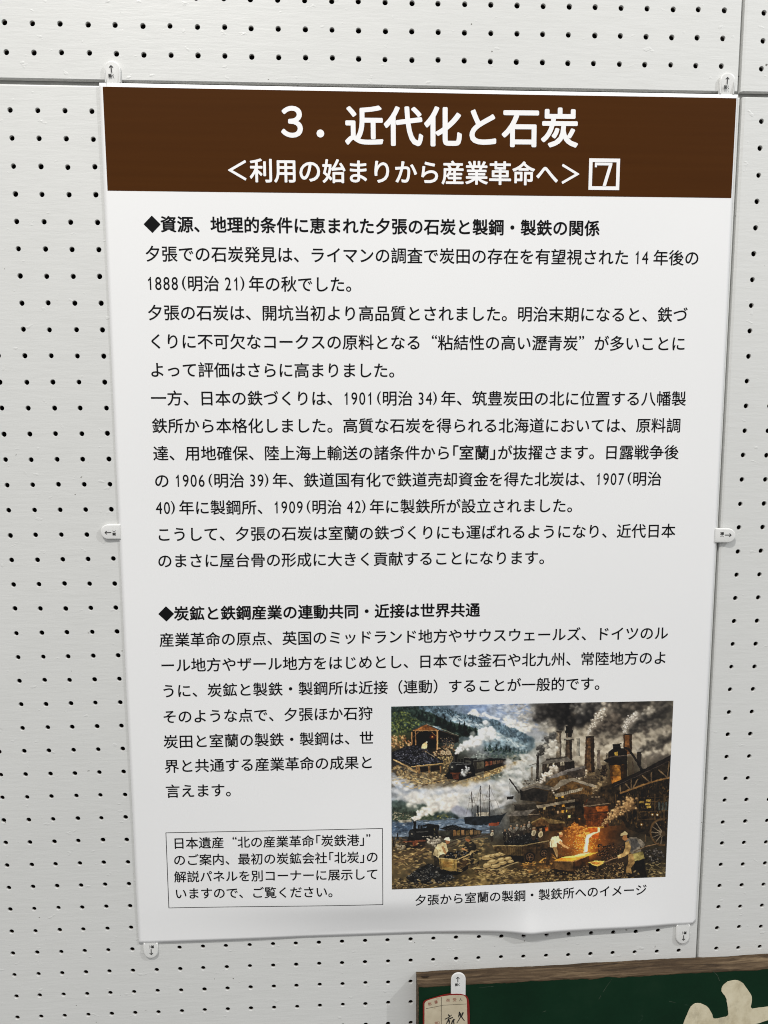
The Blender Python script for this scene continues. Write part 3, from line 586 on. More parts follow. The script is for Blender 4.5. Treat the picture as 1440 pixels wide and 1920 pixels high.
    poly(t(3,(415,890),(520,860),(540,930),(450,920)), (26,22,21)); poly(t(3,(380,960),(450,950),(450,1180),(370,1180)), (46,38,32), 1, .3)
    path(3, [(690,710),(760,720),(900,930),(950,1040)], 34, (36,31,29)); path(3, [(745,750),(900,980)], 7, (96,86,76), .7); path(3, [(820,900),(830,1110)], 12, (70,56,46)); path(3, [(745,860),(750,1120)], 10, (90,82,66))
    for x in (455, 470, 480): path(3, [(x, 780), (x, 960)], 6, (34,29,27))
    strokes(t(3,(290,1000),(470,1000),(500,1200),(300,1250)), 60, [(50,42,34),(70,58,44),(34,28,24),(96,82,62)], (2.5,6), (1.5,3), .8, .8, .8)
    puffs(t(3,(40,1120),(100,1090),(160,1060)), (34*K,44*K), 9, (206,190,162), (140,126,106), .6); puffs(t(3,(280,1300),(330,1260),(400,1200)), (40*K,60*K), 10, (150,130,98), (92,78,58), .5)
    # factory sheds, upper group
    poly(t(2,(800,940),(880,890),(1180,840),(1290,900),(1250,900),(830,945)), (92,86,78), 1, .2); poly(t(2,(880,870),(1170,832),(1190,850),(890,895)), (60,54,48))
    poly(t(2,(830,945),(1150,910),(1150,1060),(830,1090)), (56,48,40), 1, .35); poly(t(2,(1150,910),(1290,900),(1290,1010),(1150,1060)), (34,29,26), 1, .3)
    for x, y in ((905,960),(990,945),(1100,935),(1130,932)): poly(t(2,(x-12,y-20),(x+12,y-22),(x+12,y+28),(x-12,y+30)), (150,140,120), .9)
    for i in range(12): path(2, [(850+i*25, 950-i*3), (850+i*25, 1060)], 4, (34,29,25), .7)
    poly(t(2,(900,1130),(1200,1020),(1440,960),(1440,1010),(1180,1080),(960,1160)), (98,92,86), 1, .2); poly(t(2,(870,1240),(960,1150),(1200,1090),(1180,1230),(1100,1300),(900,1240)), (86,68,44), 1, .35)
    for i in range(14): path(2, [(920+i*20, 1170-i*5), (915+i*20, 1260-i*2)], 4, (50,38,26), .7)
    poly(t(2,(1180,1060),(1440,1000),(1440,1120),(1300,1140),(1180,1100)), (62,54,48), .9, .3)
    puffs(t(2,(830,1190),(850,1120),(930,1060),(1020,1000)), (26*K,52*K), 22, (206,194,176), (150,138,122), .65); puffs(t(2,(800,1210),(830,1170)), (20*K,26*K), 5, (220,210,196), (160,150,136), .7)
    poly(t(2,(1060,1290),(1230,1150),(1440,1240),(1440,1290),(1240,1175)), (82,76,70), 1, .2); poly(t(2,(1080,1290),(1230,1170),(1420,1270),(1420,1300),(1090,1310)), (98,74,44), 1, .35)
    for i in range(11): path(2, [(1110+i*28, 1290), (1110+i*28, 1270-(90-abs(5-i)*18))], 4, (54,40,26), .8)
    poly(t(3,(0,1160),(60,1180),(230,1270),(180,1275),(0,1200)), (84,78,72), 1); poly(t(3,(0,1200),(180,1275),(100,1290),(0,1300)), (44,35,28), 1)
    for i in range(7): path(3, [(130+i*22, 1110+i*3), (130+i*22, 1240)], 5, (40,32,26), .8)
    path(3, [(110,1110),(310,1120)], 8, (60,50,40)); path(3, [(110,1160),(310,1160)], 6, (60,50,40))
    poly(t(2,(1060,1350),(1130,1330),(1400,1270),(1360,1340),(1100,1364)), (130,120,102), 1, .2)
    poly(t(2,(530,1300),(690,1230),(960,1300),(900,1300),(690,1250),(560,1310)), (92,86,78), 1, .2); poly(t(2,(550,1310),(690,1250),(900,1310),(880,1364),(550,1364)), (48,42,34), 1, .4); poly(t(2,(690,1225),(800,1235),(990,1290),(960,1300)), (84,78,70), 1)
    strokes(t(2,(550,1180),(760,1160),(800,1230),(680,1230),(540,1290)), 60, [(100,94,84),(70,64,56),(130,124,112)], (3,6), (1.4,3), .2, .5, .8)
    puffs(t(2,(960,1340),(1000,1290),(1060,1270)), (26*K,36*K), 8, (190,176,156), (130,118,102), .6)
    # middle works: rows of floors under long roofs
    def zp(c, *p, **k): poly(z(*p), c, **k)
    zp((52,42,30), (745,540),(960,490),(1100,440),(1180,480),(1150,640),(960,655),(870,650),(800,600),(740,600), tex=.45)
    strokes(z((745,540),(960,490),(1150,500),(1150,640),(880,640),(760,600)), 420, [(80,62,38),(44,34,24),(104,80,46),(30,24,18),(66,50,30)], (2.5,7), (1,2), 1.55, .12, .75)
    strokes(z((800,480),(1000,450),(1000,500),(820,540)), 120, [(80,62,38),(44,34,24),(104,80,46),(30,24,18)], (2.5,6), (1,2), 1.55, .12, .75)
    zp((118,108,92), (738,548),(940,512),(948,520),(750,560)); zp((96,88,76), (820,494),(900,470),(965,458),(950,472),(840,500)); zp((60,48,34), (840,500),(955,474),(955,510),(850,528), tex=.4)
    zp((40,32,24), (750,562),(945,524),(945,536),(752,572), a=.8)
    for x, y, c in ((868,502,(230,150,70)),(890,572,(220,150,60)),(868,576,(190,120,50)),(845,580,(150,120,90)),(900,600,(240,200,120)),(780,560,(150,130,90)),(838,508,(150,120,60)),(870,548,(200,140,60)),(830,545,(120,90,50))): poly(z((x-6,y-6),(x+6,y-7),(x+6,y+6),(x-6,y+6)), c, .9)
    zp((104,96,84), (668,462),(740,440),(830,462),(824,470),(742,452),(676,474)); zp((64,52,36), (690,474),(742,452),(815,470),(810,520),(700,520), tex=.4)
    zp((122,112,96), (858,424),(918,412),(1036,452),(1030,462),(916,426),(826,470),(818,466)); zp((86,66,40), (836,470),(916,428),(1020,462),(1010,492),(850,492), tex=.35)
    zp((128,118,100), (826,492),(966,458),(958,474),(838,506)); zp((110,100,84), (742,546),(940,514),(944,524),(756,558))
    for i in range(16): line(*z((846+i*10,474),(846+i*10,490)), 1.4, (46,34,22), .8)
    for i in range(20): line(*z((770+i*10,566-i*1.6),(770+i*10,600-i*1.2)), 1.4, (36,27,18), .8)
    zp((74,58,36), (890,560),(1000,540),(1000,560),(892,580), tex=.4); zp((98,88,72), (880,556),(1010,530),(1012,538),(884,566))
    # crane, jetty sheds
    path(2, [(358,1155),(430,1260),(500,1364)], 16, (40,36,33)); path(2, [(375,1165),(520,1364)], 8, (56,50,46)); path(2, [(365,1160),(372,1364)], 4, (60,54,50), .8); path(5, [(372,0),(372,40)], 5, (50,45,42))
    poly(t(5,(320,40),(420,36),(412,80),(330,84)), (34,31,30)); zp((40,36,32), (660,470),(740,462),(800,480),(790,530),(665,520), tex=.4); zp((88,82,74), (664,470),(735,448),(812,468),(800,474),(738,458),(676,478))
    poly(t(5,(380,150),(720,120),(740,140),(400,165)), (74,68,60)); poly(t(5,(430,165),(740,145),(760,230),(430,240)), (46,42,36), .8, .4)
    for x in (435, 520, 600, 680): path(5, [(x, 160), (x, 240)], 10, (44,38,32))
    path(5, [(440,240),(510,165)], 7, (50,44,38))
    poly(t(5,(310,318),(400,260),(720,222),(800,290),(640,290),(600,318)), (94,88,80), 1, .25); poly(t(5,(360,320),(610,310),(640,400),(360,420)), (62,56,46), 1, .4); poly(t(5,(630,300),(720,225),(800,290),(790,340),(640,350)), (58,48,38), 1, .35); path(5, [(630,295),(790,292)], 12, (120,106,88))
    poly(t(5,(650,420),(820,335),(1140,400),(1150,425),(930,425),(830,350),(670,430)), (104,86,56), 1, .3); poly(t(5,(680,430),(820,345),(930,425),(920,530),(680,520)), (86,64,40), 1, .35); poly(t(5,(740,470),(880,450),(880,530),(750,530)), (34,26,20), .95); poly(t(5,(930,430),(1130,425),(1130,520),(930,530)), (58,42,26), .95, .4)
    poly(t(5,(860,480),(910,470),(910,530),(870,540)), (160,80,36), .7)
    # right gantry and conveyor
    zp((38,31,23), (1105,450),(1390,300),(1375,480),(1360,720),(1180,660),(1120,560), tex=.45)
    strokes(z((1120,500),(1380,400),(1365,660),(1190,650)), 420, [(78,60,38),(46,36,26),(26,21,17),(96,76,46),(60,48,32)], (3,8), (1,2.2), 1.55, .3, .75)
    poly(t(3,(530,1230),(950,1030),(1355,815),(1350,900),(960,1090),(560,1290)), (34,28,25), 1, .3); path(3, [(530,1225),(950,1030),(1355,815)], 12, (26,22,20)); path(3, [(560,1260),(960,1075),(1340,890)], 6, (84,74,64), .8)
    path(3, [(640,1360),(900,1260),(1140,1180),(1340,1130)], 26, (112,86,54))
    for x0_, y0_, x1_, y1_ in ((800,1160,800,1300),(720,1220,790,1310),(890,1150,820,1290),(1080,1060,1080,1190),(950,1100,1060,1200),(1180,1020,1300,1130),(1330,900,1300,1150),(640,1240,645,1340)): path(3, [(x0_, y0_), (x1_, y1_)], 18, (96,80,60))
    for x in (580, 740, 890, 1130, 1260): path(6, [(x, 0), (x, 380)], 24 if x > 800 else 16, (70,56,38), .9)
    for y in (60, 120, 260, 370): path(6, [(880, y), (1320, y-20)], 9, (78,62,40), .8)
    for x, y in ((1040,95),(1030,150),(940,120),(1050,190)): poly(t(6,(x-30,y-14),(x+30,y-18),(x+30,y+14),(x-30,y+14)), (170,140,70), .7)
    for x, y in ((1095,295),(940,433),(1165,295)): p = t(6,(x,y))[0]; dab(p[0], p[1], 26*K, 24*K, 0, (150,110,50), .6); dab(p[0], p[1], 12*K, 12*K, 0, (255,225,140), 1)
    for x in (1190, 1240, 1285): poly(t(6,(x-14,120),(x+14,118),(x+14,230),(x-14,235)), (84,92,90), .6)
    p = t(6,(1225,545))
    ang = np.linspace(0, 6.283, 25); ring = [(1230+160*math.cos(a), 545+185*math.sin(a)) for a in ang]; ring = [q for q in ring if q[0] < 1300]
    for i in range(len(ring)-1):
        if abs(ring[i][1]-ring[i+1][1]) < 120: path(6, [ring[i], ring[i+1]], 26, (84,66,44))
    for a in (2.2, 2.7, 3.14, 3.6, 4.1, 1.7): path(6, [(1240, 560), (1230+150*math.cos(a), 545+170*math.sin(a))], 12, (104,92,76))
    p = t(6,(1245,565))[0]; dab(p[0], p[1], 36*K, 40*K, 0, (70,58,42), 1)
    path(6, [(900,560),(1060,545)], 26, (48,40,30)); path(6, [(1000,580),(1000,680)], 16, (80,66,48))
    # round converter furnace with the pour
    poly(t(6,(130,170),(150,120),(200,60),(400,50),(440,110),(480,150),(480,480),(340,480),(180,480),(130,300)), (86,50,24), 1, .4)
    poly(t(6,(130,190),(200,60),(400,45),(460,140),(470,170)), (66,54,42), 1, .3); path(6, [(120,185),(300,160),(490,135)], 12, (116,100,80)); path(6, [(130,295),(300,275),(490,265)], 9, (50,34,20)); path(6, [(140,385),(470,365)], 8, (54,36,20))
    poly(t(6,(300,190),(470,180),(470,250),(320,255)), (150,86,36), .8, .3)
    for i in range(14): path(6, [(150+i*25, 300), (152+i*25, 470)], 5, (54,32,16), .6)
    poly(t(6,(0,60),(120,40),(130,470),(0,420)), (40,31,22), .8, .5)
    for x in (300, 340, 250): p = t(6,(x,45))[0]; dab(p[0], p[1], 22*K, 12*K, 0, (120,104,84), .8)
    puffs(t(3,(270,1330),(330,1270),(290,1290)), (30*K,46*K), 8, (150,132,104), (90,76,58), .6)
    # fire glow
    for x, y, r, c, a in ((150,640,420,(150,84,30),.45),(120,740,330,(190,110,36),.5),(150,800,220,(235,150,50),.55),(60,560,200,(190,110,44),.4)):
        p = t(6,(x,y))[0]; q = r*K
        x0_, x1_ = int(max(0,p[0]-q)), int(min(PW,p[0]+q)); y0_, y1_ = int(max(0,p[1]-q)), int(min(PH,p[1]+q))
        Y, X = np.mgrid[y0_:y1_, x0_:x1_]; k = np.clip(1-np.hypot(X-p[0], Y-p[1])/q, 0, 1)**1.4*a*(.6+.8*N1[y0_:y1_, x0_:x1_])
        s = img[y0_:y1_, x0_:x1_]; s[:] = s*(1-k[..., None])+np.array(c, float)*k[..., None]
    puffs(t(6,(10,480),(60,560),(130,560)), (50*K,60*K), 14, (230,160,76), (150,86,34), .6); puffs(t(5,(1200,560),(1280,500),(1360,480)), (34*K,44*K), 40, (200,132,62), (120,72,30), .5, 2.0)
    puffs(t(6,(380,440),(480,360),(540,290),(640,230),(740,170),(800,140)), (20*K,62*K), 70, (182,146,102), (112,88,60), .55, 1.6)
    strokes(t(6,(0,640),(140,600),(380,640),(330,780),(0,790)), 160, [(230,140,50),(180,100,36),(140,74,28),(250,180,80)], (1.5,4), (.8,1.6), .6, .7, .8)
    for _ in range(120):
        p = t(6,(rs.normal(40,150), rs.normal(720,80)))[0]; dab(p[0], p[1], rs.uniform(.7,1.5), rs.uniform(.6,1.1), rs.rand()*3, (255,200,110), .9)
    poly(t(6,(185,480),(360,478),(330,640),(240,640)), (170,84,30), .8, .3); path(6, [(185,482),(410,475)], 10, (220,130,54))
    poly(t(6,(150,640),(170,590),(240,560),(320,540),(330,480),(358,485),(352,545),(250,590),(205,640),(180,830),(120,840),(140,740)), (255,226,130), 1, .08, 1, 1); poly(t(6,(165,640),(190,600),(250,572),(225,600),(190,650),(172,830),(145,830)), (255,246,205), 1, .05, 1, 1)
    # ============ foreground ground
    strokes(z((37,700),(240,740),(420,700),(520,690),(530,760),(480,830),(300,880),(37,940)), 300, [(150,126,84),(128,106,70),(96,78,54),(172,148,100),(66,54,40)], (5,13), (1.6,4.2), .0, .2, .6)
    strokes(z((240,900),(470,850),(830,850),(1000,890),(1360,860),(1360,890),(900,915),(37,945),(37,900)), 340, [(150,126,78),(118,98,62),(80,64,44),(168,144,94),(46,38,28),(34,28,22)], (4,12), (1.4,3.8), .0, .25, .65)
    strokes(z((650,830),(830,780),(840,850),(700,870)), 130, [(170,120,60),(130,90,48),(90,66,40),(190,140,72)], (3,8), (1,2.2), -.1, .3, .75)
    soften(z((37,700),(520,690),(530,830),(1000,830),(1360,850),(1360,890),(37,945)), 2, .85)
    # harbour train
    poly(t(4,(270,560),(300,510),(350,495),(520,480),(560,430),(700,440),(720,470),(690,640),(250,670),(270,600)), (24,24,24), 1, .4)
    poly(t(4,(340,385),(385,385),(378,500),(345,500)), (24,22,22)); poly(t(4,(480,440),(560,425),(700,440),(715,460),(480,460)), (30,28,27))
    for x in (420, 460): path(4, [(x, 445), (x, 490)], 26, (30,28,28))
    p = t(4,(320,565))[0]; dab(p[0], p[1], 48*K, 52*K, 0, (40,40,40), .95); dab(p[0], p[1], 14*K, 14*K, 0, (110,104,92), .9)
    path(4, [(390,545),(560,530)], 16, (92,90,84), .6); path(4, [(470,608),(620,596)], 7, (150,142,126), .9); path(4, [(195,685),(520,660)], 26, (96,62,44)); poly(t(4,(240,690),(520,670),(520,760),(230,770)), (40,33,28), 1, .4)
    poly(t(4,(330,680),(410,676),(405,730),(335,735)), (120,70,46), .8)
    strokes(t(4,(640,470),(690,470),(680,640),(620,640)), 20, [(60,56,46),(90,84,60)], (2,5), (1,2), 1.5, .2, .7)
    poly(t(4,(700,520),(880,510),(1330,515),(1320,580),(920,650),(700,620)), (48,42,34), 1, .35); poly(t(4,(720,500),(830,450),(950,440),(1040,480),(1200,490),(1320,520),(900,520)), (28,28,28), 1, .4)
    for x, c in ((940,(120,90,58)),(995,(104,84,50)),(1055,(124,96,66)),(1120,(96,80,54)),(1175,(110,88,60)),(1235,(92,76,54)),(1285,(84,70,52))): poly(t(4,(x-22,515),(x+20,513),(x+20,590-(x-940)*.06),(x-22,595-(x-940)*.06)), c, .9, .3)
    poly(t(4,(715,530),(870,520),(870,590),(720,600)), (54,54,46), .9, .4); rocks(t(4,(740,500),(950,445),(1040,482),(1300,510),(900,512)), 60, [(36,36,36)], [(84,84,82)], (2,3.2), .4)
    puffs(t(4,(560,660),(640,690),(720,640)), (40*K,40*K), 14, (170,160,140), (110,102,90), .6); puffs(t(4,(120,750),(200,740)), (36*K,36*K), 8, (150,138,116), (100,92,78), .5)
    strokes(t(4,(38,600),(250,620),(230,760),(38,780)), 80, [(70,60,48),(40,34,28),(110,94,68),(90,70,50)], (2.5,6), (1,2.4), .2, .7, .8)
    path(4, [(112,560),(112,640)], 18, (40,34,30)); path(4, [(50,620),(60,760)], 16, (44,36,30))
    for a in ([(38,900),(250,830),(480,760)],[(60,1000),(300,890),(640,770)],[(260,1030),(480,900),(700,800)],[(850,760),(1100,650),(1440,575)],[(800,720),(1000,650),(1300,590)]): path(4, a, 13, (62,50,42))
    for i in range(9): path(4, [(50+i*52, 950-i*20), (260+i*40, 960-i*24)], 12, (96,78,56), .8)
    for i in range(8): path(4, [(90+i*50, 850-i*10), (240+i*40, 850-i*14)], 8, (84,70,50), .7)
    # coal, cart and two loaders
    poly(t(4,(230,1180),(420,1040),(560,980),(660,1010),(900,1100),(900,1220),(560,1270),(300,1250)), (30,28,28), .95, .4)
    rocks(t(4,(240,1180),(430,1040),(560,985),(680,1020),(900,1110),(920,1210),(560,1280),(250,1260)), 190, [(44,44,44),(34,34,35),(60,58,54)], [(112,110,106),(128,122,112),(86,86,88)], (3.4,7), .5)
    rocks(t(4,(60,1150),(300,1250),(560,1290),(500,1330),(60,1340)), 90, [(84,72,54),(60,52,42),(100,88,66)], [(140,122,90),(120,106,82)], (2.5,5), .5)
    poly(t(4,(620,860),(720,850),(720,900),(710,1010),(640,1010),(640,930)), (50,44,34), 1, .3)
    poly(t(4,(625,830),(680,720),(760,680),(820,700),(840,800),(800,850),(720,860),(700,900),(625,860)), (176,160,122), 1, .2); poly(t(4,(625,830),(660,760),(700,800),(690,880),(625,870)), (130,116,88), .8)
    path(4, [(760,740),(800,830),(870,880)], 34, (150,116,80)); p = t(4,(835,665))[0]; dab(p[0], p[1], 36*K, 40*K, 0, (134,92,64), 1); poly(t(4,(780,650),(800,620),(850,612),(876,640),(870,665),(820,655)), (206,192,156), 1, .1)
    poly(t(4,(1050,760),(1080,690),(1170,660),(1240,720),(1270,860),(1280,990),(1180,1010),(1140,940),(1150,860),(1060,800)), (40,36,30), 1, .35); p = t(4,(1125,640))[0]; dab(p[0], p[1], 38*K, 40*K, 0, (128,84,54), 1); poly(t(4,(1085,630),(1110,600),(1150,598),(1175,625),(1165,650),(1100,640)), (96,78,56), 1)
    path(4, [(1040,770),(1110,800)], 26, (150,110,74)); path(4, [(1150,860),(1190,800)], 30, (140,120,86)); poly(t(4,(1200,860),(1270,840),(1280,940),(1220,1000)), (84,74,50), .9); path(4, [(1180,1000),(1190,1050)], 24, (60,50,38)); path(4, [(1250,980),(1260,1020)], 22, (70,58,44))
    poly(t(4,(830,820),(1130,800),(1150,860),(960,920),(760,900)), (24,23,24), 1); rocks(t(4,(840,825),(1120,805),(1130,860),(960,910),(800,890)), 60, [(40,40,42)], [(120,120,122),(160,158,152)], (2.4,4), .6)
    poly(t(4,(710,900),(970,925),(960,1090),(730,1060)), (118,98,58), 1, .25); poly(t(4,(970,925),(1140,850),(1130,1000),(960,1090)), (56,44,30), 1, .3); path(4, [(705,903),(970,930),(1145,850)], 12, (150,130,92))
    poly(t(4,(760,945),(900,955),(895,1040),(765,1025)), (128,98,54), .8); path(4, [(730,910),(740,1050)], 10, (70,56,36)); path(4, [(925,925),(925,1080)], 12, (74,58,38))
    poly(t(4,(720,1065),(960,1095),(1130,1005),(1130,1060),(960,1150),(700,1120)), (22,18,15), .9, .3)
    # sacks on the hand cart
    poly(t(5,(0,1060),(170,1080),(490,950),(490,1000),(180,1140),(0,1130)), (76,64,44), 1, .3); path(5, [(0,1060),(175,1075),(495,955)], 14, (140,122,88)); poly(t(4,(1210,1050),(1440,1050),(1440,1120),(1220,1120)), (84,68,46), .9, .35); path(4, [(1205,1050),(1440,1058)], 10, (140,122,88))
    for x, y, a_, b_ in ((60,890,120,48),(245,845,90,36),(140,870,80,36),(330,915,64,36),(230,930,62,36),(110,960,84,42),(370,955,56,28),(255,980,66,34),(30,1010,70,42),(150,1020,76,36),(180,860,60,30)):
        p = t(5,(x,y))[0]; dab(p[0], p[1]+2, a_*K, b_*K, -.12, (58,46,32), .95); dab(p[0], p[1], a_*K*.95, b_*K*.88, -.12, (136,116,80), 1); dab(p[0]-2, p[1]-b_*K*.3, a_*K*.6, b_*K*.35, -.12, (176,154,110), .8)
    # big coal wagon and people at the back
    poly(t(5,(270,690),(380,620),(560,560),(700,560),(800,640),(780,690),(450,730),(280,720)), (28,27,27), 1, .35); rocks(t(5,(280,690),(400,620),(560,565),(690,570),(790,645),(760,690),(450,725)), 110, [(40,39,38),(30,30,30)], [(110,108,104),(140,136,128)], (2.2,4.2), .5)
    poly(t(5,(115,735),(530,735),(540,880),(300,860),(130,800)), (78,64,42), 1, .35); poly(t(5,(530,735),(920,670),(900,780),(800,830),(540,880)), (64,50,34), 1, .35); path(5, [(110,735),(530,738),(920,672)], 12, (136,118,84))
    for i in range(12): path(5, [(330+i*26, 745), (330+i*26, 870)], 5, (48,38,26), .8)
    path(5, [(745,700),(745,860)], 14, (44,34,24))
    for cx, cy, r in ((645,895,78),(850,840,66)):
        p = t(5,(cx,cy))[0]; dab(p[0], p[1], r*K, (r+6)*K, 0, (34,28,24), 1); dab(p[0], p[1], r*.74*K, r*.78*K, 0, (74,58,44), 1); dab(p[0], p[1], r*.58*K, r*.62*K, 0, (40,32,26), 1)
        for a in range(5): line(p, p+np.array([math.cos(a*1.256+.3), math.sin(a*1.256+.3)])*r*.66*K, 1.6, (92,72,54))
        dab(p[0], p[1], r*.18*K, r*.18*K, 0, (104,80,58), 1)
    poly(t(5,(300,870),(560,880),(560,980),(420,960),(380,900)), (24,20,17), .85, .4)
    for x, y, c, d in ((105,570,(150,140,118),(50,42,34)),(285,560,(40,36,34),(36,31,28)),(345,545,(44,40,38),(38,33,30)),(370,500,(120,112,100),(50,44,38)),(460,490,(120,116,106),(54,48,42)),(520,500,(84,78,68),(44,38,34)),(565,480,(130,120,104),(60,52,44)),(630,450,(126,118,104),(70,60,50)),(420,530,(96,90,80),(44,38,34)),(700,555,(156,142,114),(60,48,36)),(800,575,(164,146,112),(70,54,38))):
        p = t(5,(x,y))[0]; s_ = 1.3 if x > 680 else .85
        dab(p[0], p[1]+60*K, 26*K*s_, 56*K, 0, d, .95); dab(p[0], p[1], 26*K*s_, 38*K*s_, .2, c, .95); dab(p[0]+5*K, p[1]+6*K, 14*K*s_, 24*K*s_, .3, np.array(c)*.72, .8); dab(p[0]+4*K, p[1]-50*K*s_, 17*K*s_, 19*K*s_, 0, (110,84,64), 1); dab(p[0]+4*K, p[1]-60*K*s_, 18*K*s_, 11*K*s_, 0, (160,148,126) if x in (105,460,630) else (120,104,80), .9)
    strokes(t(5,(240,530),(660,460),(660,550),(260,640)), 50, [(50,46,42),(90,84,74),(140,132,118),(34,31,29)], (1.5,3.5), (1,2), .8, .8, .8)
    # mould box
    poly(t(5,(990,950),(1120,905),(1440,850),(1440,900),(1260,960),(1000,965)), (226,130,46), 1, .2); poly(t(6,(0,880),(130,850),(330,835),(200,890),(0,950)), (226,140,56), 1, .2)
    poly(t(5,(1090,905),(1440,860),(1440,880),(1260,915),(1110,915)), (255,196,90), 1, .1); poly(t(6,(0,875),(130,845),(230,838),(110,880),(0,895)), (255,214,120), 1, .1)
    poly(t(5,(990,955),(1260,965),(1260,1090),(1010,1095)), (84,64,40), 1, .25); poly(t(5,(1260,965),(1440,900),(1440,1030),(1260,1090)), (60,42,26), 1, .3); poly(t(6,(0,950),(200,890),(210,960),(0,1040)), (70,46,26), 1, .3); path(5, [(985,958),(1260,968),(1440,905)], 11, (150,110,64))
    poly(t(5,(900,1060),(1300,1110),(1440,1090),(1440,1150),(1000,1160)), (30,23,17), .9, .3)
    # worker with the rod
    poly(t(5,(900,760),(1000,750),(1050,860),(1060,920),(1010,900),(960,850),(930,940),(910,1020),(865,1020),(890,900)), (52,40,28), 1, .3); poly(t(5,(960,760),(1030,760),(1050,870),(1040,920),(990,800)), (150,120,80), .9)
    poly(t(5,(930,690),(970,610),(1050,600),(1110,680),(1080,720),(1040,690),(1030,760),(935,760)), (206,182,138), 1, .15); path(5, [(1070,680),(1130,740),(1200,780)], 34, (190,140,92)); path(5, [(1190,775),(1420,805)], 8, (120,84,50)); path(5, [(940,640),(960,760)], 8, (110,84,56), .8)
    p = t(5,(1085,585))[0]; dab(p[0], p[1], 30*K, 36*K, 0, (150,98,62), 1); poly(t(5,(1030,580),(1050,548),(1100,545),(1122,575),(1110,590),(1060,580)), (176,130,88), 1); poly(t(5,(1030,565),(1065,550),(1070,600),(1035,600)), (50,34,24), .9)
    # right-hand rubble
    rocks(t(6,(330,720),(560,700),(680,720),(720,900),(600,1000),(420,1000),(320,860)), 190, [(60,44,34),(44,34,28),(84,60,42),(36,29,25)], [(140,104,70),(110,86,64),(170,120,72)], (2.4,4.8), .5)
    rocks(t(6,(0,1060),(200,1020),(700,980),(720,1190),(400,1230),(0,1250)), 330, [(84,68,48),(60,48,36),(110,88,60),(44,36,28)], [(160,132,92),(130,108,78),(186,150,100)], (2.6,5), .55)
    rocks(t(6,(980,800),(1200,760),(1270,900),(1200,980),(1000,980)), 90, [(54,50,46),(36,33,31),(74,68,62)], [(130,124,114),(104,100,94)], (3,6), .5)
    rocks(t(5,(500,1130),(900,1090),(1440,1150),(1440,1240),(900,1270)), 170, [(96,78,50),(70,56,38),(50,42,30)], [(150,124,80),(120,98,64)], (3,5.5), .5)
    strokes(t(6,(1000,980),(1290,940),(1275,1180),(1020,1190)), 120, [(104,92,66),(78,68,48),(56,48,36),(130,116,84)], (3,8), (1.2,2.4), .1, .4, .7)
    poly(t(6,(190,985),(310,1035),(300,1110),(200,1090)), (26,20,18), .9); poly(t(6,(185,985),(260,955),(420,960),(400,1000),(315,1038)), (210,150,76), 1, .2); poly(t(6,(215,985),(300,965),(360,985),(310,1015)), (150,96,44), .9)
    path(6, [(400,985),(600,905),(800,830),(1000,750),(1190,700)], 13, (112,90,66))
    # worker with the shovel
    poly(t(6,(830,960),(970,930),(990,1060),(1020,1190),(940,1200),(880,1080),(840,1080)), (26,22,19), 1, .3); poly(t(6,(760,850),(830,850),(850,980),(790,1060),(810,1130),(720,1150),(720,1060),(760,960)), (120,96,62), 1, .3)
    poly(t(6,(720,1120),(800,1130),(810,1190),(720,1200)), (34,27,22), 1)
    poly(t(6,(710,690),(770,620),(870,620),(960,670),(990,720),(960,770),(920,740),(940,830),(800,850),(760,800),(720,740)), (104,96,84), 1, .25); poly(t(6,(780,640),(870,640),(930,740),(800,830),(790,700)), (74,72,70), .8, .3)
    poly(t(6,(710,690),(760,670),(790,760),(760,860),(680,900),(610,920),(600,890),(680,840),(710,770)), (150,122,80), 1, .2); poly(t(6,(600,880),(650,870),(650,915),(605,920)), (180,136,90), 1)
    poly(t(6,(820,850),(960,820),(985,920),(850,960)), (128,116,72), 1, .25); path(6, [(830,830),(940,780)], 14, (84,72,56))
    p = t(6,(715,620))[0]; dab(p[0], p[1], 44*K, 50*K, .3, (134,96,62), 1); poly(t(6,(735,570),(770,590),(775,640),(740,630)), (30,24,20), 1); poly(t(6,(640,605),(660,560),(710,535),(750,560),(745,590),(690,590)), (156,140,104), 1, .15)
    # lighter dry-brush touches on the bare ground
    for q, n in ((z((240,720),(420,700),(520,690),(480,760),(470,840),(330,870),(300,800)), 90), (z((430,840),(650,850),(830,850),(700,880),(480,900)), 130), (z((37,760),(160,720),(240,760),(200,830),(60,870)), 80), (z((37,890),(200,900),(480,880),(900,880),(1340,850),(1355,885),(600,925),(37,940)), 110), (z((40,400),(250,410),(320,430),(150,470),(40,440)), 60)):
        strokes(q, n, [(176,152,106),(158,134,90),(136,114,78)], (4,10), (1.2,3.2), 0., .3, .55)
    # wet-edge wobble: every edge is pulled about a little, as by a bristle brush
    wx = (fbm(PW, PH, 110, 2, 11)-.5)*3.2; wy = (fbm(PW, PH, 110, 2, 12)-.5)*3.2
    Y, X = np.mgrid[0:PH, 0:PW]
    img = img[np.clip((Y+wy).astype(int), 0, PH-1), np.clip((X+wx).astype(int), 0, PW-1)]
    # palette contrast and canvas grain
    air = np.clip(1-np.arange(PW)/(.52*PW), 0, 1)[None, :, None]*np.clip(1-(np.arange(PH)/(.74*PH))**3, 0, 1)[:, None, None]
    img = img*(1+.12*air)+4*air
    g = img.mean(-1, keepdims=True)
    cool = np.clip((np.maximum(img[..., 2], img[..., 1])-img[..., 0])/22, 0, 1)[..., None]*.42      # greens and blues are muted
    img = img*(1-cool)+g*np.array([.97, 1.0, 1.03])*cool
    img = img+(img-58)*.12*np.clip(g/60, 0, 1)
    img = img*.88+img.mean(-1, keepdims=True)*.12
    img *= (.93+.14*fbm(PW, PH, 150, 2, 9)[..., None])
    # the crispness and depth of the print: local contrast, then a firmer tone curve
    bl = img.copy()
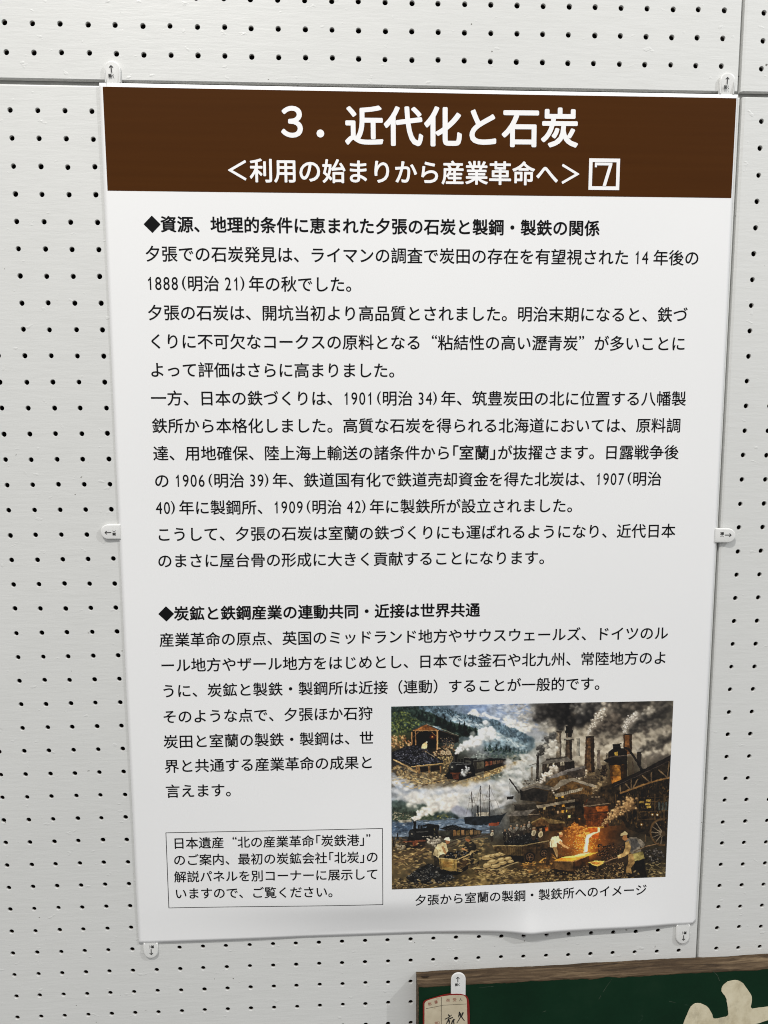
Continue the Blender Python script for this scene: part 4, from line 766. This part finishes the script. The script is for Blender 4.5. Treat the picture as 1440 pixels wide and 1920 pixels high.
    for ax in (0, 1):
        bl = (np.roll(bl, 1, ax)+np.roll(bl, -1, ax)+np.roll(bl, 2, ax)+np.roll(bl, -2, ax)+np.roll(bl, 3, ax)+np.roll(bl, -3, ax)+bl)/7
    img = img+.3*(img-bl)
    q = np.clip(img/255, 0, 1); q = q+.50*(q-.32)*q*(1-q)*4*.8
    return np.clip(q*255, 0, 255)
E1 = .01561
print_text('title_lettering', '３．', .2434, -.0069, .0355, WHITE_INK, poster, 0, .024, (), .0003)
print_text('title_lettering', '近代化と石炭', .3100, -.0099, .0377, WHITE_INK, poster, .35, .024, (), .0003)
print_text('subtitle_lettering', '＜利用の始まりから産業革命へ＞', .1967, -.0516, .0229, WHITE_INK, poster, .1, .020, (), .0003)
def frame(name, x0, x1, z0, z1, t, mat, parent, k, n=40, dz=0.):
    """A thin printed rule round a rectangle (dz: fall of the right side)."""
    xs = np.linspace(0, 1, n); per = []
    for a, b in (((0, 0), (1, 0)), ((1, 0), (1, 1)), ((1, 1), (0, 1)), ((0, 1), (0, 0))):
        for u in xs[:-1]: per.append((a[0]+(b[0]-a[0])*u, a[1]+(b[1]-a[1])*u))
    per = np.array(per); W = x1-x0; H = z1-z0
    o = np.c_[x0+per[:, 0]*W, z0+per[:, 1]*H+per[:, 0]*dz]; cx = (x0+x1)/2; cz = (z0+z1)/2
    i = np.c_[x0+t+per[:, 0]*(W-2*t), z0+t+per[:, 1]*(H-2*t)+per[:, 0]*dz]
    V = np.vstack([on_sheet(o[:, 0], o[:, 1], k), on_sheet(i[:, 0], i[:, 1], k)]); m = len(per)
    return mesh(name, V, [[j, (j+1) % m, m+(j+1) % m, m+j] for j in range(m)], mat, parent)
nb = frame('number_box', .5468, .5772, -.0656, -.0364, .0034, WHITE_INK, poster, .0003)
v7 = np.array([(.5525, -.0402), (.5697, -.0402), (.5697, -.0422), (.5640, -.0618), (.5607, -.0618), (.5662, -.0428), (.5546, -.0428), (.5546, -.0446), (.5525, -.0446)])
mesh('number', on_sheet(v7[:, 0], v7[:, 1], .0003), [[0, 1, 2, 5, 6], [2, 3, 4, 5], [0, 6, 7, 8]], WHITE_INK, nb)
LINES = [('h', '◆資源、地理的条件に恵まれた夕張の石炭と製鋼・製鉄の関係', -.1015, .01577),
 ('b', '夕張での石炭発見は、ライマンの調査で炭田の存在を有望視された~14~年後の', -.1288, .01573),
 ('b', '1888(明治~21)年の秋でした。', -.1562, .01566),
 ('b', '夕張の石炭は、開坑当初より高品質とされました。明治末期になると、鉄づ', -.1837, .01569),
 ('b', 'くりに不可欠なコークスの原料となる“粘結性の高い瀝青炭”が多いことに', -.2109, .01567),
 ('b', 'よって評価はさらに高まりました。', -.2381, .01558),
 ('b', '一方、日本の鉄づくりは、1901(明治~34)年、筑豊炭田の北に位置する八幡製', -.2654, .01564),
 ('b', '鉄所から本格化しました。高質な石炭を得られる北海道においては、原料調', -.2923, .01563),
 ('b', '達、用地確保、陸上海上輸送の諸条件から「室蘭」が抜擢さます。日露戦争後', -.3194, .01560),
 ('b', 'の~1906(明治~39)年、鉄道国有化で鉄道売却資金を得た北炭は、1907(明治', -.3464, .01557),
 ('b', '40)年に製鋼所、1909(明治~42)年に製鉄所が設立されました。', -.3735, .01554),
 ('b', 'こうして、夕張の石炭は室蘭の鉄づくりにも運ばれるようになり、近代日本', -.4003, .01561),
 ('b', 'のまさに屋台骨の形成に大きく貢献することになります。', -.4272, .01552),
 ('h', '◆炭鉱と鉄鋼産業の連動共同・近接は世界共通', -.4815, .01568),
 ('b', '産業革命の原点、英国のミッドランド地方やサウスウェールズ、ドイツのル', -.5088, .01556),
 ('b', 'ール地方やザール地方をはじめとし、日本では釜石や北九州、常陸地方のよ', -.5356, .01556),
 ('b', 'うに、炭鉱と製鉄・製鋼所は近接（連動）することが一般的です。', -.5627, .01557),
 ('b', 'そのような点で、夕張ほか石狩', -.5903, .01554), ('b', '炭田と室蘭の製鉄・製鋼は、世', -.6172, .01560),
 ('b', '界と共通する産業革命の成果と', -.6439, .01559), ('b', '言えます。', -.6712, .01560)]
for kind, s, z, em in LINES:
    x = .1180 if z > -.48 else .1168
    print_text('section_heading' if kind == 'h' else 'text_line', s, x, z, em, INK, poster, -.12 if z < -.2 else 0, .022 if kind == 'h' else .011, ('室', '蘭', '「', '」') if '「室蘭」' in s else ())
nt = frame('notice_box', .1155, .3440, -.8022, -.7168, .00068, INK, poster, .0001, 60)
for s, z in (('日本遺産“北の産業革命「炭鉄港」”', -.7290), ('のご案内、最初の炭鉱会社「北炭」の', -.7478), ('解説パネルを別コーナーに展示して', -.7667), ('いますので、ご覧ください。', -.7857)):
    print_text('text_line', s, .1223, z, .01357, INK, nt, -.05)
print_text('picture_caption', '夕張から室蘭の製鋼・製鉄所へのイメージ', .3777, -.7985, .01349, INK, poster, 0)
v_, f_ = glyph('開'); w_, g_ = glyph('く')
v_ = np.vstack([v_, w_*[.9, 1]+[.98, 0]]); f_ = [list(q) for q in f_]+[[k+len(v_)-len(w_) for k in q] for q in g_]; TABTXT = (np.vstack([v_+[.03*math.cos(a), .03*math.sin(a)] for a in range(7)]), [[k+len(v_)*j for k in q] for j in range(7) for q in f_])
for ch in '数量荷受人個口': glyph(ch)
bpy.data.objects.remove(_fo)
# --- the printed picture: an industrial scene, one colour per vertex of a fine flat mesh
def printed_picture():
    a = paint_picture()
    nx, ny = 760, 512
    H, W = a.shape[:2]
    ys = np.linspace(0, H-1, ny); xs = np.linspace(0, W-1, nx)
    y0 = np.minimum(ys.astype(int), H-2); x0 = np.minimum(xs.astype(int), W-2); fy = (ys-y0)[:, None, None]; fx = (xs-x0)[None, :, None]
    p = (a[y0][:, x0]*(1-fx)+a[y0][:, x0+1]*fx)*(1-fy)+(a[y0+1][:, x0]*(1-fx)+a[y0+1][:, x0+1]*fx)*fy
    p = p/255.0; lin = np.where(p <= .04045, p/12.92, ((p+.055)/1.055)**2.4)
    lin = np.clip(lin*1.05, .004, .82)
    gx, gz = np.meshgrid(np.linspace(.3534, .6543, nx), np.linspace(-.5842, -.7848, ny))
    V = on_sheet(gx.ravel(), gz.ravel(), .00012)
    idx = np.arange(nx*ny).reshape(ny, nx)
    F = np.stack([idx[:-1, :-1], idx[1:, :-1], idx[1:, 1:], idx[:-1, 1:]], -1).reshape(-1, 4)
    o = mesh('printed_picture', V, F.tolist(), PRINT, poster, True, label='dark painted picture of trains, a steamship and an ironworks pouring molten metal')
    ca = o.data.color_attributes.new('print', 'FLOAT_COLOR', 'POINT')
    ca.data.foreach_set('color', np.c_[lin.reshape(-1, 3), np.ones(nx*ny)].ravel().astype(np.float32))
printed_picture()
# ------------------------------------------------------------------ plastic tabs that hold the sheet
def tab(tip, ang, label, tilt=.02, L=.036, W=.0152, y0=0., t=.0026, group='plastic tabs holding the papers', base=.0, thin=.25, ex=.019):
    """tip = (x, z) of the rounded end, ang = direction it points (deg, 90 = up)."""
    a = math.radians(ang); dx, dz = math.cos(a), math.sin(a); ux, uz = dz, -dx
    ax, az = tip[0]-dx*L, tip[1]-dz*L
    root = empty('plastic_tab', (ax, y0, az), label, 'plastic tab', group)
    def P(u, s, d): return (ax+ux*u+dx*s, y0-base-d*(1. if s > L-ex else thin)-tilt*max(0, s-L+ex), az+uz*u+dz*s)
    R = W/2
    def outline(i):
        r = R-i; pts = [(-r, L-ex+.0002), (-r, L-ex-.0008), (-r, i), (r, i), (r, L-ex-.0008), (r, L-ex+.0002)]
        for k in range(19): th = math.pi*k/18; pts.append((r*math.cos(th), L-R+r*math.sin(th)))
        return pts
    V = []; F = []; rings = [(0, .0), (0, t*.62), (.0003, t*.84), (.0008, t*.96), (.0015, t)]
    for i, d in rings: V += [P(u, s, d) for u, s in outline(i)]
    m = 25
    for r in range(len(rings)-1): F += [[r*m+k, r*m+(k+1) % m, (r+1)*m+(k+1) % m, (r+1)*m+k] for k in range(m)]
    F.append(list(range((len(rings)-1)*m, len(rings)*m))); F.append(list(range(m))[::-1])
    b = mesh('tab_body', V, F, CLIP, root, True)
    b.modifiers.new('crisp', 'EDGE_SPLIT').split_angle = math.radians(50)
    e = t+.00012; s1 = L-.0042; s0 = s1-.0066; c = -.0006
    A = [(c-.00045, s0), (c+.00045, s0), (c+.00045, s1-.0012), (c+.0013, s1-.0026), (c+.0020, s1-.0019), (c, s1), (c-.0020, s1-.0019), (c-.0013, s1-.0026), (c-.00045, s1-.0012)]
    mesh('printed_arrow', [P(u, s, e) for u, s in A], [[0, 1, 2, 8], [2, 3, 4, 5], [8, 5, 6, 7], [2, 5, 8]], GREY, root)
    v, f = TABTXT
    mesh('printed_word', [P(c-.0031+q[0]*.0031, s0-.0041+q[1]*.0036, e) for q in v], f, GREY, root)
    return root
tab((.0952, .0438), 91, 'white plastic tab with arrow pointing up at the poster\'s top left corner', .006, ex=.0194)
tab((.6800, .0438), 89, 'white plastic tab with arrow pointing up at the poster\'s top right corner', .02, ex=.0194)
tab((.0638, -.3972), 180, 'white plastic tab with arrow pointing left at the middle of the poster\'s left edge', .035, ex=.0192)
tab((.7104, -.4068), 0, 'white plastic tab with arrow pointing right at the middle of the poster\'s right edge', .16, ex=.0196)
tab((.0948, -.8592), 270, 'white plastic tab with arrow pointing down at the poster\'s bottom left corner', .02, ex=.0168)
tab((.6768, -.8648), 270, 'white plastic tab with arrow pointing down at the poster\'s bottom right corner', .006, ex=.0222)
# ------------------------------------------------------------------ old painted signboard, lower right
SX0, SX1, SD = .3803, 1.02, .019
def top(x): return -.8880+(np.asarray(x)-.38)*.0150
sign = empty('painted_signboard', (.70, 0, -1.16), 'old green painted wooden signboard with cream lettering at the lower right', 'signboard')
def plank():
    n = 160; xs = np.linspace(SX0, SX1, n); rs = np.random.RandomState(3)
    wob = np.convolve(rs.randn(n+8), np.ones(9)/9, 'valid')*.0009
    prof = [(-.0002, -1.16, 0), (-.0002, 0, -.0002), (-.0022, 0, .0), (-.0165, 0, .0), (-.0182, 0, -.0006), (-.0188, 0, -.0022), (-SD, 0, -.02), (-SD, -1.16, 0)]
    V = []; F = []
    for i, x in enumerate(xs):
        for y, a, dz in prof:
            V.append((x+(.0007 if i == 0 else 0)*(y < -.017), y, a if a else top(x)+dz+wob[i]*(1.0 if dz > -.01 else 0)))
    m = len(prof)
    for i in range(n-1): F += [[i*m+k, i*m+k+1, (i+1)*m+k+1, (i+1)*m+k] for k in range(m-1)]+[[i*m+m-1, i*m, (i+1)*m, (i+1)*m+m-1]]
    F += [list(range(m)), [(n-1)*m+k for k in range(m)][::-1]]
    mesh('plank', V, F, WOOD, sign)
    xs = np.linspace(SX0+.0012, SX1-.001, 420); rs = np.random.RandomState(5)
    j = np.convolve(rs.randn(426), np.ones(7)/7, 'valid')*.0009+np.convolve(rs.randn(460), np.ones(41)/41, 'valid')*.0018
    zt = top(xs)-.0024+np.minimum(j, .0012)
    V = [(x, -SD-.0004, z) for x, z in zip(xs, zt)]+[(x, -SD-.0004, -1.159) for x in xs]
    mesh('painted_face', V, [[i, i+1, 421+i, 420+i] for i in range(419)], GREEN, sign)
plank()
def flat_poly(name, pts, y, mat, parent, th=.0002, wob=0., seed=0):
    p = np.array(pts, float)
    if wob:                                                     # brushed outline: subdivide and let the edge waver
        rs = np.random.RandomState(seed); q = []
        for a, b in zip(p, np.roll(p, -1, 0)):
            for u in np.linspace(0, 1, max(2, int(np.hypot(*(b-a))/.0022)+1))[:-1]: q.append(a*(1-u)+b*u)
        q = np.array(q); q = (q+np.roll(q, 1, 0)+np.roll(q, -1, 0))/3; p = q+rs.randn(*q.shape)*wob
    n = len(p); V = [(x, y, z) for x, z in p]+[(x, y+th, z) for x, z in p]
    return mesh(name, V, [list(range(n))[::-1]]+[[i, (i+1) % n, n+(i+1) % n, n+i] for i in range(n)], mat, parent)
LETTER = [(.7264,-.8963),(.7289,-.8954),(.7338,-.8966),(.7383,-.9006),(.7429,-.9075),(.7475,-.9137),(.7489,-.9191),(.7482,-.9251),(.7475,-.9311),(.7669,-.9291),(.7993,-.925),(.8004,-.9418),(.7721,-.9443),(.751,-.9503),(.7495,-.9855),(.728,-.9845),(.7249,-.9529),(.7102,-.9561),(.7073,-.9835),(.6689,-.9817),(.6729,-.9461),(.6735,-.9423),(.6766,-.9349),(.6781,-.9289),(.6801,-.9252),(.6844,-.9212),(.6879,-.9204),(.6915,-.9223),(.6958,-.924),(.6995,-.9268),(.7049,-.9353),(.7059,-.9418),(.7231,-.9388),(.7222,-.9308),(.7208,-.9232),(.7194,-.9159),(.7145,-.9105),(.713,-.9063),(.7141,-.9026),(.7177,-.8982),(.7225,-.8958)]
flat_poly('painted_lettering', LETTER, -SD-.0009, CREAM, sign, .0004, .00012, 2)
kn = [(.3895+.0042*math.cos(a)*(1+.2*math.sin(3*a)), .0016*math.sin(a)*(1+.25*math.cos(2*a))) for a in np.linspace(0, 6.283, 17)[:-1]]
mesh('dark_knot', [(x, -.0085+s, float(top(x))+.0006) for x, s in kn], [list(range(16))], m_flat('knot', (.02, .012, .007), .8, .2), sign)
# --- paper consignment label on the board
TAGR = [(.3858,-.9056),(.3923,-.9034),(.4036,-.9002),(.412,-.898),(.4264,-.8981),(.4318,-.9004),(.4351,-.9038),(.4362,-.9176),(.4367,-.9373),(.4377,-.9705),(.3862,-.9681),(.3858,-.9351)]
TAGT = [(.388,-.9062),(.3964,-.903),(.4054,-.9009),(.4144,-.8998),(.4264,-.9),(.4315,-.9015),(.4324,-.9042),(.4336,-.937),(.4343,-.9690),(.3882,-.9668),(.3879,-.935)]
label = empty('paper_label', (.411, -SD, -.97), 'aged paper consignment label with red border and brush writing on the green signboard', 'label')
flat_poly('label_border', TAGR, -SD-.0022, RED, label, .0010, .00006, 4)
flat_poly('label_paper', [(.411+(x-.411)*1.022, z+.0005) for x, z in TAGT], -SD-.0024, TAN, label, .0003, .00005, 5)
def stroke(pts, w0, w1):
    p = np.array(pts, float)
    if len(p) > 2:
        u = np.linspace(0, len(p)-1, 9); q = []
        for s in u: i = min(int(s), len(p)-2); q.append(p[i]*(1-(s-i))+p[i+1]*(s-i))
        q = np.array(q); q[1:-1] = (q[:-2]+2*q[1:-1]+q[2:])/4; p = q
    d = np.gradient(p, axis=0); nn = np.c_[-d[:, 1], d[:, 0]]/(np.hypot(d[:, 0], d[:, 1])[:, None]+1e-9)
    w = np.linspace(w0, w1, len(p))[:, None]*.5
    V = np.vstack([p+nn*w, p-nn*w]); m = len(p)
    return V, [[i, i+1, m+i+1, m+i] for i in range(m-1)]
def strokes_obj(name, L, y, mat, parent):
    V = []; F = []; n = 0
    for k, (pts, a, b) in enumerate(L):
        v, f = stroke(pts, a, b); V += [(q[0], y-k*.000003, q[1]) for q in v]; F += [[i+n for i in g] for g in f]; n += len(v)
    return mesh(name, V, F, mat, parent)
SCR = [([(.5917,-.8885),(.5865,-.8965),(.5820,-.9040)], .0002, .0005), ([(.5800,-.9080),(.5775,-.9125)], .0006, .0002), ([(.7030,-.8840),(.7085,-.8895),(.7110,-.8960)], .0003, .0006), ([(.4450,-.8935),(.4620,-.8920)], .0002, .0004), ([(.6560,-.9180),(.6630,-.9200)], .0005, .0003), ([(.5160,-.9250),(.5200,-.9236)], .0003, .0006)]
scm = m_flat('scratched_paint', (.055, .075, .052), .7, .1, .4, 300)
for q in SCR: strokes_obj('paint_scratch', [q], -SD-.00055, scm, sign)
strokes_obj('printed_rules', [([(.4055,-.9008),(.4057,-.9675)], .0005, .0005), ([(.389,-.9136),(.4053,-.9108)], .0005, .0004), ([(.406,-.9104),(.4326,-.91)], .0004, .0004)], -SD-.0025, LINE, label)
S_ = [[(.413,-.9215),(.4148,-.9238)],[(.4094,-.9269),(.4139,-.9248),(.4169,-.922)],[(.4125,-.9283),(.4139,-.9267),(.4181,-.925)],[(.4139,-.9261),(.4128,-.9293),(.411,-.9325)],[(.4113,-.9306),(.4146,-.9284)],[(.4146,-.9287),(.414,-.9333),(.4134,-.9392)],[(.4194,-.927),(.4173,-.9302),(.4167,-.9334)],[(.4173,-.9295),(.4206,-.9277)],[(.4188,-.9289),(.4194,-.9336),(.4192,-.9388)],[(.4253,-.9187),(.4247,-.9226),(.4242,-.9252)],[(.4241,-.9233),(.4271,-.9214)],[(.4265,-.9201),(.4263,-.9253),(.4224,-.932)],[(.4292,-.9195),(.4278,-.9234),(.4266,-.9253)],[(.4275,-.9247),(.429,-.9274),(.4308,-.9298)],[(.411,-.9424),(.4183,-.9414),(.4267,-.9405)],[(.4237,-.9364),(.4231,-.9429),(.4207,-.9494)]]
strokes_obj('brush_writing', [(q, .0011 if i % 3 else .0014, .0007 if i % 2 else .0012) for i, q in enumerate(S_)], -SD-.0026, BRUSH, label)
def label_text(chars, mat):
    V = []; F = []; n = 0
    for ch, x, z, em, tl in chars:
        v, f = _gl[(ch, 0.)]; v = (v-[.5, .38])*em; c, s = math.cos(tl), math.sin(tl)
        V += [(x+q[0]*c-q[1]*s, -SD-.00255, z+q[0]*s+q[1]*c) for q in v]; F += [[k+n for k in g] for g in f]; n += len(v)
    return mesh('printed_characters', V, F, mat, label)
label_text([('数', .3932, -.9082, .0042, .2), ('量', .3998, -.9062, .0042, .2), ('荷', .4127, -.9048, .0042, 0), ('受', .4198, -.9044, .0044, 0), ('個', .3999, -.9307, .003, 0), ('口', .4026, -.9305, .003, 0)], REDINK)
label_text([('人', .4264, -.9044, .0042, 0)], GREY)
tab((.4238, -.8740), 90, 'white plastic tab with arrow pointing up on the signboard, holding the paper label', .0, .040, .0158, -SD-.0004, .0011, base=.0003, thin=1.)
